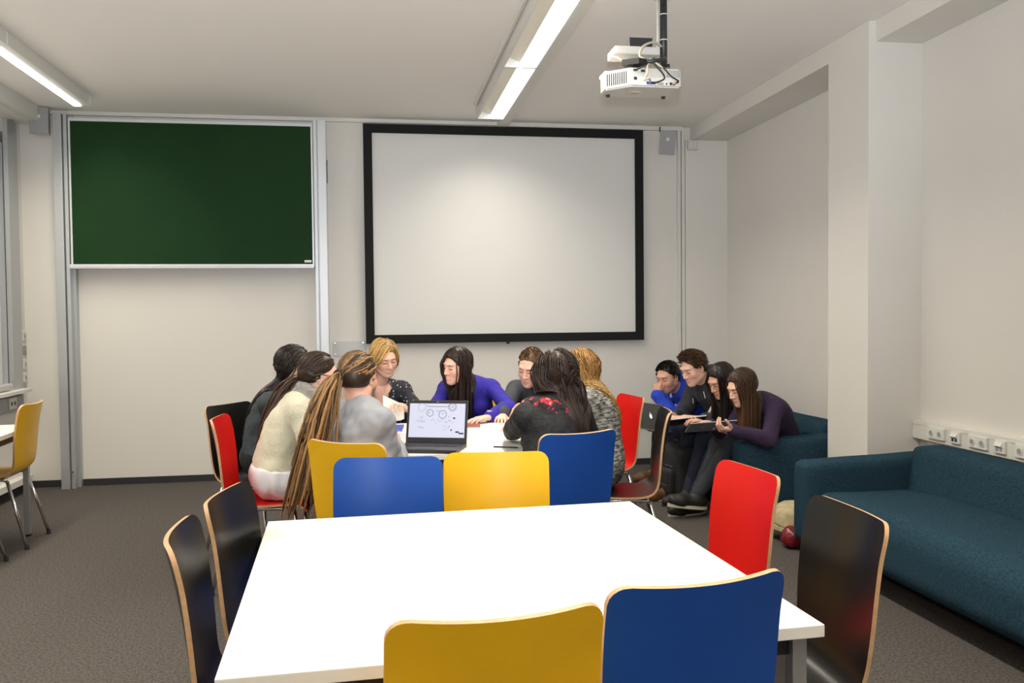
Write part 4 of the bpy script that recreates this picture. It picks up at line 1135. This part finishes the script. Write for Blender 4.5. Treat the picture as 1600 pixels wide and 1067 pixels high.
hair_object(w, TF_, .0038, V(.50, .31, .11), var=.6, cap=hair_cap(w, .008), capcol=.6)
hair_object(w, T2, .005, V(.48, .30, .11), name='hair_bun')
earring(w, 1, 'chrome', .009)

# 5 woman in royal blue
w = person('laughing woman in a royal blue top with long dark hair', dict(
    pelvis=(.68, 6.08, .577), neck=(.63, 5.93, .955), face=-102, head=(.540, 5.815, 1.092), look=(-.80, -.56, -.16), roll=.1, smile=1, skin=PALE,
    arms={-1: dict(wrist=(.715, 5.49, .775), pole=(.95, -.1, -.25), fingers=(-.85, -.5, -.05), curl=(.15, .2, .15), palm=(0, 0, -1)), 1: dict(wrist=(.42, 5.52, .775), pole=(-.8, 0, -.6))},
    legs={1: dict(ankle=(.55, 5.68, .09)), -1: dict(ankle=(.75, 5.68, .09))}, top=dict(name='top', mat='knit_royal', round_neck=1, collar=0, wrinkle=.006, sleeve=.93), pants='denim_dark'))
T = strands(w, 650, .48, lambda x, y, z: (math.copysign(.9, x+.02), -.35, -.1), off=.012, stiff=.60, seed=6, gather=((-.03, -.02, 0), .095, .45))
hair_object(w, T, .0036, V(.024, .012, .008), cap=hair_cap(w), n=3)
# wrist watch
e_, wr = w['arms_'][-1][1], w['arms_'][-1][2]; d_ = nz(wr-e_); a_ = nz(np.cross(d_, V(0, 0, 1))); b_ = np.cross(a_, d_); pw = wr-d_*.012
mbw = MB().tube([pw+.030*(math.cos(t)*a_+math.sin(t)*b_) for t in np.linspace(0, 2*math.pi, 14, endpoint=False)], .007, 6, closed=True, mi=0)
mbw.tube([pw+b_*.026, pw+b_*.039], .019, 14, mi=0).tube([pw+b_*.038, pw+b_*.0405], .015, 14, mi=1)
g = mbw.build('wrist_watch', ['gold', 'paper'], w['root']); g.matrix_parent_inverse = Matrix.Translation(-w['root'].location)

# 6 man with short hair
w = person('man with short thinning hair behind the woman in the black jacket', dict(male=1,
    pelvis=(1.20, 6.05, .585), neck=(1.14, 5.95, .925), face=-112, head=(1.058, 5.83, 1.072), look=(-.58, -.74, -.34), roll=.12, slouch=.07, skin=PALE, brow=V(.12, .07, .04),
    arms={1: dict(wrist=(.80, 5.52, .775), pole=(-.7, 0, -.6)), -1: dict(wrist=(1.0, 5.48, .775), pole=(.7, 0, -.6))},
    legs={1: dict(ankle=(.95, 5.70, .09)), -1: dict(ankle=(1.15, 5.65, .09))}, top=dict(name='shirt', mat='shirt_plain'), pants='denim_dark'))
T = strands(w, 420, .022, lambda x, y, z: (x*3, .4, .5), steps=4, stiff=.97, off=.004, lift=.5, seed=9, adhere=0, mask=lambda x, y, z: ~((y > .02) & (np.abs(np.abs(x)-.038) < .016)))
hair_object(w, T, .0034, V(.12, .062, .028), cap=hair_cap(w, .002, front=.076), capcol=.9, n=3)

# 7 woman in the black jacket
w = person('woman in a black jacket with floral scarf and straight dark hair, seen from behind', dict(
    pelvis=(.83, 4.08, .577), neck=(.868, 4.20, .965), face=112, head=(.897, 4.25, 1.115), look=(-.35, .9, -.18), slouch=.05,
    arms={-1: dict(wrist=(.735, 4.66, .785), pole=(-.8, -.3, -.5), fingers=(.1, .55, .75), palm=(.8, -.2, .2), curl=(.3, .4, .3)), 1: dict(wrist=(1.0, 4.62, .775), pole=(.7, 0, -.6))},
    legs={-1: dict(ankle=(.55, 4.42, .09)), 1: dict(ankle=(.80, 4.50, .09))}, top=dict(name='jacket', mat='jacket_black', puff=.019, wrinkle=.009, collar=.03)))
scarf(w, 'scarf_floral', .050, .125, .105, -.03)
T = strands(w, 700, .46, lambda x, y, z: (math.copysign(.45, x+.01), -.85, -.1), off=.026, stiff=.60, seed=7, stray=.09, gather=((.03, -.11, 0), .085, .8))
hair_object(w, T, .0036, V(.030, .016, .010), cap=hair_cap(w, .014), n=3)

# 8 woman with wavy blonde hair
w = person('woman with long wavy blonde hair in a marled grey sweater', dict(
    pelvis=(1.24, 4.68, .577), neck=(1.20, 4.78, .965), face=162, head=(1.165, 4.85, 1.095), look=(-.75, .62, -.2), slouch=.05, brow=V(.2, .12, .06),
    arms={-1: dict(wrist=(.88, 4.80, .775), pole=(.1, -.8, -.5)), 1: dict(wrist=(.88, 5.10, .775), pole=(0, .8, -.6))},
    legs={-1: dict(ankle=(.82, 4.75, .09)), 1: dict(ankle=(.86, 4.98, .09))}, top=dict(name='sweater', mat='knit_marled', puff=.022, wrinkle=.008, long=1), pants='pants_black'))
T = strands(w, 620, .50, lambda x, y, z: (math.copysign(.5, x), -.8, 0), off=.020, stiff=.62, seed=10, stray=.055, wave=.011, wf=14, gather=((0, -.12, 0), .085, .7), grav=V(.12, -.02, -1))
hair_object(w, T, .0038, V(.33, .17, .05), var=.45, cap=hair_cap(w, .012), n=3, tips=V(.55, .36, .13))

# 9 man in the blue hoodie
w = person('man in a bright blue hoodie resting his chin on his fist', dict(male=1,
    pelvis=(2.82, 6.90, .53), neck=(2.53, 6.87, .795), face=192, head=(2.392, 6.80, .908), look=(-.80, -.52, -.28), slouch=.09, skin=TAN, beard=(.35, V(.06, .04, .03)),
    arms={-1: dict(wrist=(2.282, 6.760, .762), pole=(-.35, -.25, -.9), fingers=(.05, -.02, 1), palm=(.75, .55, 0), curl=(1.2, 1.3, .6), thumb=.3), 1: dict(wrist=(2.26, 6.88, .50), pole=(.2, .7, -.6), fingers=(-.75, -.35, -.1), palm=(-.2, -.3, .9), curl=(.7, .7, .4))},
    legs={1: dict(ankle=(2.35, 7.02, .09)), -1: dict(ankle=(2.30, 6.72, .09))}, top=dict(name='hoodie', mat='hoodie_blue', hood=1, puff=.02, wrinkle=.012, sleeve=.95), pants='denim_grey', shoes='shoe_brown'))
def cords(w, name, m, strokes, r_):
    mb = MB()
    for st in strokes: mb.tube(st, r_, 5)
    g = mb.build(name, m, w['root']); g.matrix_parent_inverse = Matrix.Translation(-w['root'].location)
cx, cy, cz = 2.449, 6.885, .742       # two white letters on the chest of the hoodie
cords(w, 'chest_lettering', 'paper', [[(cx, cy+.026, cz+.016), (cx, cy+.026, cz-.010), (cx, cy+.018, cz-.015), (cx, cy+.010, cz-.010), (cx, cy+.010, cz+.016)],
      [(cx, cy, cz+.030), (cx, cy, cz-.016)], [(cx, cy, cz+.004), (cx, cy-.010, cz+.009), (cx, cy-.018, cz+.002), (cx, cy-.018, cz-.016)]], .0028)
T = strands(w, 600, .034, lambda x, y, z: (x*2.5, .9, .45), steps=5, stiff=.96, off=.004, lift=.75, seed=13, adhere=0)
hair_object(w, T, .0040, V(.011, .007, .005), cap=hair_cap(w, .003, front=.078), n=3)

# 10 man in the charcoal hooded jacket
w = person('man in a charcoal hooded jacket with short brown hair bending over a book', dict(male=1, s=1.04, bare_arm=1,
    bulk=1.08, pelvis=(2.82, 6.45, .53), neck=(2.565, 6.40, .875), face=190, head=(2.435, 6.325, 1.012), look=(-.86, -.30, -.40), slouch=.09, skin=PALE,
    arms={1: dict(wrist=(2.28, 6.46, .625), pole=(.1, .6, -.8)), -1: dict(wrist=(2.30, 6.16, .640), pole=(.2, -.6, -.8))},
    legs={1: dict(ankle=(2.30, 6.55, .09)), -1: dict(ankle=(2.22, 6.30, .09))}, top=dict(name='jacket', mat='hoodie_charcoal', hood=1, puff=.022, wrinkle=.012, sleeve=.45), pants='denim_dark', shoes='shoe_brown', sole='sole_cream'))
T = strands(w, 700, .052, lambda x, y, z: (x*2.0, .9, .9), steps=6, stiff=.95, off=.005, lift=.85, seed=14, adhere=0, lvar=.35)
hair_object(w, T, .0042, V(.066, .034, .015), cap=hair_cap(w, .005, front=.078), n=3)

cords(w, 'drawstring', 'paper', [[(2.506, 6.308, .828), (2.512, 6.305, .80), (2.519, 6.304, .774)], [(2.503, 6.526, .753), (2.506, 6.531, .73), (2.508, 6.533, .711)]], .0032)
# 11 woman half hidden
w = person('dark-haired woman half hidden between the bending man and the woman in purple', dict(
    pelvis=(2.88, 6.11, .53), neck=(2.60, 5.99, .80), face=190, head=(2.475, 5.89, .945), look=(-.84, -.30, -.45), slouch=.08, skin=TAN, smile=.4,
    arms={1: dict(wrist=(2.34, 6.04, .635), pole=(.1, .6, -.8)), -1: dict(wrist=(2.34, 5.80, .64), pole=(.2, -.6, -.8))},
    legs={1: dict(ankle=(2.30, 6.10, .09)), -1: dict(ankle=(2.28, 5.92, .09))}, top=dict(name='top', mat='vest_cream', collar=0, sleeve=.12), bare_arm=1, pants='denim_dark'))
T = strands(w, 520, .46, lambda x, y, z: (math.copysign(1, x+.01), -.1, -.1), off=.010, stiff=.60, seed=15, gather=((0, -.02, 0), .085, .5))
hair_object(w, T, .0036, HAIR_DARK, cap=hair_cap(w), n=3)

# 12 woman in purple
w = person('woman in a dark purple sweater with long brown hair reading from a folder', dict(
    pelvis=(2.86, 5.78, .53), neck=(2.63, 5.62, .795), face=192, head=(2.475, 5.535, .925), look=(-.90, -.22, -.38), slouch=.10, skin=PALE, smile=.5,
    arms={1: dict(wrist=(2.32, 5.70, .645), pole=(.1, .6, -.8)), -1: dict(wrist=(2.33, 5.36, .655), pole=(.3, -.6, -.7), fingers=(-.8, -.2, .1), palm=(-.2, .3, 1), curl=(.7, .8, .4))},
    legs={1: dict(ankle=(2.24, 5.80, .09)), -1: dict(ankle=(2.22, 5.70, .16), toe=(-.85, -.1, .12))}, top=dict(name='sweater', mat='knit_purple', puff=.016, wrinkle=.008, round_neck=1, collar=0), pants='denim_grey', sole='sole_cream'))
T = strands(w, 700, .46, lambda x, y, z: (math.copysign(.7, x-.005), -.65, -.1), off=.011, stiff=.60, seed=16, gather=((-.03, -.035, 0), .085, .45))
hair_object(w, T, .0036, V(.050, .024, .011), cap=hair_cap(w), n=3, tips=V(.12, .06, .026))

# ------------------------------------------------------------------ things on the tables and with the people
mat('screen_white', (0.05, 0.05, 0.05), 0.3, emit=((0.72, 0.73, 0.90), 0.95))
mat('ink', (0.02, 0.02, 0.025), 0.6)
mat('ink_soft', (0.35, 0.35, 0.40), 0.6)
def laptop(label, loc, rz, w_, d_, open_deg, body, lid, drawing):
    t = thing('laptop', label, 'laptop', loc, R(rz))
    b = MB().box(-w_/2, w_/2, -d_/2, d_/2, 0, .020, bev=.005).build('base', body, t)
    kb = MB()
    for r_ in range(5):
        for c_ in range(14):
            x0 = -w_*.44+c_*w_*.88/14; y0 = -.01+r_*.018
            kb.box(x0, x0+w_*.88/14-.003, y0, y0+.015, .020, .0225)
    kb.build('keyboard', 'plastic_dark', b)
    MB().box(-.05, .05, -d_/2+.015, -.03, .020, .0212).build('touchpad', 'plastic_dark', b)
    h = d_*.98
    L = bpy.data.objects.new('lid', MB().box(-w_/2, w_/2, -.004, .004, 0, h, bev=.003).mesh('lid', [MATS[lid].name])); COL.objects.link(L); L.parent = t
    L.location = (0, d_/2-.006, .018); L.rotation_euler = (R(90-open_deg), 0, 0)
    def on(m, name, par=L): return m.build(name, m.mm, par)
    bz = .014
    q = MB().box(-w_/2+.003, w_/2-.003, -.0052, -.004, .004, h-.004).build('bezel', 'plastic_black', L)
    sw, s0, s1 = w_/2-bz, .030, h-bz-.004
    MB().box(-sw, sw, -.0062, -.0052, s0, s1).build('display', 'screen_white', L)
    MB().tube([(0, -.0065, h-.009), (0, -.005, h-.009)], .0025, 8).build('webcam', 'chrome', L)
    if drawing:
        yk = -.0064
        def ring(cx, cz, r_, m, th=.0024):
            MB().tube([(cx+r_*math.cos(a), yk, cz+r_*math.sin(a)) for a in [k*math.pi/10 for k in range(20)]], th*.5, 4, closed=True).build('drawn_circle', m, L)
        def line(pts, m, th=.0024): MB().tube([(x, yk, z) for x, z in pts], max(th, .0024)*.5, 4).build('drawn_line', m, L)
        H_ = s1-s0
        X = lambda u: -sw+2*sw*u
        Z = lambda v: s1-H_*v
        ring(X(.22), Z(.11), .021, 'ink_soft'); ring(X(.37), Z(.28), .018, 'ink'); ring(X(.60), Z(.32), .021, 'ink'); ring(X(.77), Z(.10), .021, 'ink'); ring(X(.22), Z(.42), .007, 'ink_soft')
        ring(X(.77), Z(.10), .014, 'ink_soft')
        line([(X(.31), Z(.04)), (X(.33), Z(.09)), (X(.68), Z(.09)), (X(.70), Z(.06))], 'ink'); line([(X(.77), Z(.07)), (X(.77), Z(.13))], 'ink', .003); line([(X(.34), Z(.27)), (X(.36), Z(.27))], 'ink', .004); line([(X(.60), Z(.28)), (X(.605), Z(.31))], 'ink', .004)
        line([(X(.47), Z(.22)), (X(.53), Z(.21)), (X(.56), Z(.25))], 'ink_soft'); line([(X(.70), Z(.40)), (X(.73), Z(.37))], 'ink_soft')
        rg_ = random.Random(4)
        for (u0, u1, v0, v1, n_) in ((.12, .30, .50, .56, 9), (.17, .28, .66, .74, 6), (.40, .82, .48, .60, 16), (.60, .74, .66, .78, 8)):
            for k in range(n_):
                u = u0+(u1-u0)*k/n_; v = rg_.uniform(v0, v1)
                line([(X(u), Z(v)), (X(u+.012), Z(v-.04*rg_.uniform(.3, 1)))], 'ink_soft' if rg_.random() < .7 else 'ink', .0012)
        for (u, v, w2) in ((.79, .45, .012), (.75, .80, .008), (.84, .855, .020), (.90, .895, .026)):
            MB().box(X(u), X(u)+w2, yk-.0003, yk+.0003, Z(v), Z(v)+.008).build('drawn_block', 'ink', L)
    return t, L
t, L = laptop('open black laptop showing a diagram with circles on the group table', (.268, 4.43, .74), -19, .335, .235, 104, 'plastic_dark', 'plastic_dark', True)

def slab(name, label, cat, loc, rz, sx, sy, h, mats_, page=True):
    t = thing(name, label, cat, loc, R(rz))
    if page:
        MB().box(-sx/2+.003, sx/2-.003, -sy/2+.003, sy/2-.003, .002, h-.002).build('pages', 'paper', t)
        MB().box(-sx/2, sx/2, -sy/2, sy/2, 0, .002).build('back_cover', mats_, t); MB().box(-sx/2, sx/2, -sy/2, sy/2, h-.002, h).build('front_cover', mats_, t)
        MB().box(-sx/2, -sx/2+.003, -sy/2, sy/2, .002, h-.002).build('spine', mats_, t)
    else:
        MB().box(-sx/2, sx/2, -sy/2, sy/2, 0, h).build('sheets', mats_, t)
    return t
slab('thick_book', 'thick white book lying left of the black laptop', 'book', (.045, 4.98, .74), 8, .20, .27, .034, 'paper')
slab('folder', 'bright blue folder lying on the thick white book', 'folder', (.05, 5.04, .774), -5, .19, .26, .010, 'book_blue')
slab('notebook', 'closed reddish notebook beside the hand of the woman in royal blue', 'notebook', (.565, 5.36, .74), -8, .15, .21, .008, 'book_red')
slab('paper_sheet', 'white sheet of paper in front of the woman in the black jacket', 'paper', (.70, 4.56, .74), 12, .21, .297, .0012, 'paper', False)
slab('writing_pad', 'white writing pad under the hand of the woman in the black jacket', 'writing pad', (.68, 4.80, .74), -20, .15, .21, .006, 'paper', False)
pn = MB().tube([(.60, 4.43, .746), (.72, 4.37, .746)], .004, 8, mi=0).tube([(.72, 4.37, .746), (.735, 4.3625, .746)], [.004, .0012], 8, mi=1).build('pen', ['plastic_dark', 'chrome'], smooth=True)
tag(pn, 'dark pen lying at the near edge of the group table', 'pen')
# the sheet the blonde woman holds up, curling
def held_sheet():
    vs, fs = [], []; nu, nv = 14, 8
    for th in (0, .0008):
        for i in range(nu+1):
            for j in range(nv+1):
                u, v = i/nu, j/nv; a = -.5+u*2.4
                x = .045+.105*u+.02*math.sin(a); z = .775+.145*v-.06*u*u*v-.02*math.sin(3*u); y = 5.56+.05*math.cos(a)+th+.02*v
                vs.append((x, y, z))
    N_ = (nu+1)*(nv+1)
    for i in range(nu):
        for j in range(nv):
            a = i*(nv+1)+j; fs.append((a, a+1, a+nv+2, a+nv+1)); fs.append((N_+a, N_+a+nv+1, N_+a+nv+2, N_+a+1))
    o = MB().add(vs, fs).build('paper_sheet', 'paper', smooth=True)
    tag(o, 'curled white page held up by the blonde woman', 'paper')
held_sheet()

# ---- on the sofa: silver laptop with a lit emblem, open book, grey folder
t = thing('laptop', 'silver laptop with a lit emblem on the lap of the man in blue', 'laptop', (2.30, 6.63, .49), R(113))
b = MB().box(-.165, .165, -.115, .115, 0, .014, bev=.004).build('base', 'silver', t)
L = bpy.data.objects.new('lid', MB().box(-.165, .165, -.004, .004, 0, .225, bev=.003).mesh('lid', ['silver'])); COL.objects.link(L); L.parent = t
L.location = (0, .112, .012)
MB().box(-.155, .155, -.0052, -.004, .01, .215).build('display', 'screen_white', L)
# lid leans back: emblem on its outer side, an apple with a bite and a leaf
L.rotation_euler = (R(-14), 0, 0)
em = []
for k in range(36):
    a = 2*math.pi*k/36; r_ = .0165*(1-.10*math.cos(2*a)*.6)
    x, z = r_*math.cos(a), r_*math.sin(a)*1.05
    if math.hypot(x+.019, z-.002) < .0095:
        dx, dz = x+.019, z-.002; l_ = math.hypot(dx, dz); x, z = -.019+dx/l_*.0095, .002+dz/l_*.0095
    if abs(x) < .005 and z > .012: z -= .003
    em.append((x, z+.115))
MB().prism(em, 1, .0038, .0046).prism([(-.001, .136), (.005, .139), (.007, .147), (.001, .144)], 1, .0038, .0046).build('emblem', 'logo_light', L)

def open_book():
    t = thing('open_book', 'open book with white pages on the lap of the bending man', 'book', (2.27, 6.12, .60), R(80))
    for s in (-1, 1):
        vs, fs = [], []; n_ = 8
        for lay in (0, 1):
            for i in range(n_+1):
                u = i/n_; x = s*u*.20; zt = .004+lay*(.018*math.sin(min(1, u*1.15)*math.pi*.5+.25)-.010*u)+.02*u
                for y in (-.14, .14): vs.append((x, y, zt))
        N_ = 2*(n_+1)
        for i in range(n_):
            a = 2*i; fs += [(a, a+1, a+3, a+2), (N_+a, N_+a+2, N_+a+3, N_+a+1), (a, a+2, N_+a+2, N_+a), (a+1, N_+a+1, N_+a+3, a+3)]
        fs += [(0, N_, N_+1, 1), (N_-2, N_-1, 2*N_-1, 2*N_-2)]
        MB().add(vs, fs).build('pages', 'paper', t)
        MB().add([(0, -.145, 0), (s*.205, -.145, .02), (s*.205, .145, .02), (0, .145, 0), (0, -.145, .003), (s*.205, -.145, .023), (s*.205, .145, .023), (0, .145, .003)],
                 [(0, 1, 2, 3), (7, 6, 5, 4), (0, 4, 5, 1), (1, 5, 6, 2), (2, 6, 7, 3), (3, 7, 4, 0)]).build('cover', 'plastic_dark', t)
    t.rotation_euler = (R(-6), R(14), R(80))
open_book()
t = slab('folder', 'grey folder held open by the woman in purple', 'folder', (2.26, 5.56, .655), 75, .24, .32, .006, 'folder_grey')
t.rotation_euler = (R(-4), R(22), R(78))

# ---- bags on the floor
def soft(q, amp=.02, s_=9): return wob(q, amp, s_)
t = thing('backpack', 'black backpack standing on the floor before the far sofa', 'backpack', (2.31, 6.33, 0), R(8))
MB().rbox(-.10, .09, -.15, .15, 0, .42, .06, 8, lambda q: soft(q, .012)).build('main_bag', 'backpack', t, smooth=True)
MB().rbox(-.15, -.08, -.12, .12, .03, .25, .03, 6, lambda q: soft(q, .008)).build('front_pocket', 'backpack', t, smooth=True)
for z in (.12, .26): MB().box(-.155 if z < .2 else -.108, -.148 if z < .2 else -.10, -.10, .02, z, z+.005).build('zip_strip', 'silver', t)
MB().tube([(-.02, -.03, .41), (-.02, -.03, .45), (-.02, .03, .45), (-.02, .03, .41)], .008, 6).build('carry_loop', 'backpack', t)
for s in (-1, 1): MB().tube(spline([(.09, s*.06, .40), (.13, s*.08, .30), (.12, s*.10, .12), (.08, s*.11, .05)], 10), .014, 6).build('strap', 'backpack', t, smooth=True)

t = thing('cloth_bag', 'crumpled beige cloth bag between the two sofas', 'bag', (2.58, 5.02, 0), R(10))
MB().rbox(-.13, .16, -.14, .14, .085, .225, .055, 9, lambda q: soft(Vector((q[0], q[1], q[2]+.05*q[0]*(q[2]-.085)/.14)), .022, 11)).build('bag_body', 'bag_beige', t, smooth=True)
MB().box(-.135, .15, -.135, .135, .075, .105, bev=.006).build('bag_rim', 'bag_beige', t)
MB().tube(spline([(-.12, -.10, .08), (-.125, -.11, .05), (-.12, -.105, .015)], 8), .005, 6).build('cord', 'bag_beige', t, smooth=True)
MB().rbox(.0, .14, -.11, .11, 0, .085, .03, 5, lambda q: soft(q, .012)).build('bag_base', 'bag_beige', t, smooth=True)
t = thing('red_bag', 'shiny dark red pouch on the floor under the beige bag', 'bag', (2.49, 4.84, 0))
MB().rbox(-.06, .07, -.06, .06, 0, .13, .05, 8, lambda q: soft(Vector((q[0]*(1.15-2.2*max(0, q[2]-.06)), q[1]*(1.15-2.2*max(0, q[2]-.06)), q[2])), .014, 18)).build('pouch', 'bag_red', t, smooth=True)
MB().tube([(.0+.018*math.cos(a), .018*math.sin(a), .118) for a in [k*math.pi/6 for k in range(12)]], .006, 5, closed=True).build('draw_cord', 'bag_red', t, smooth=True)

# ------------------------------------------------------------------ finish
bpy.context.view_layer.update()
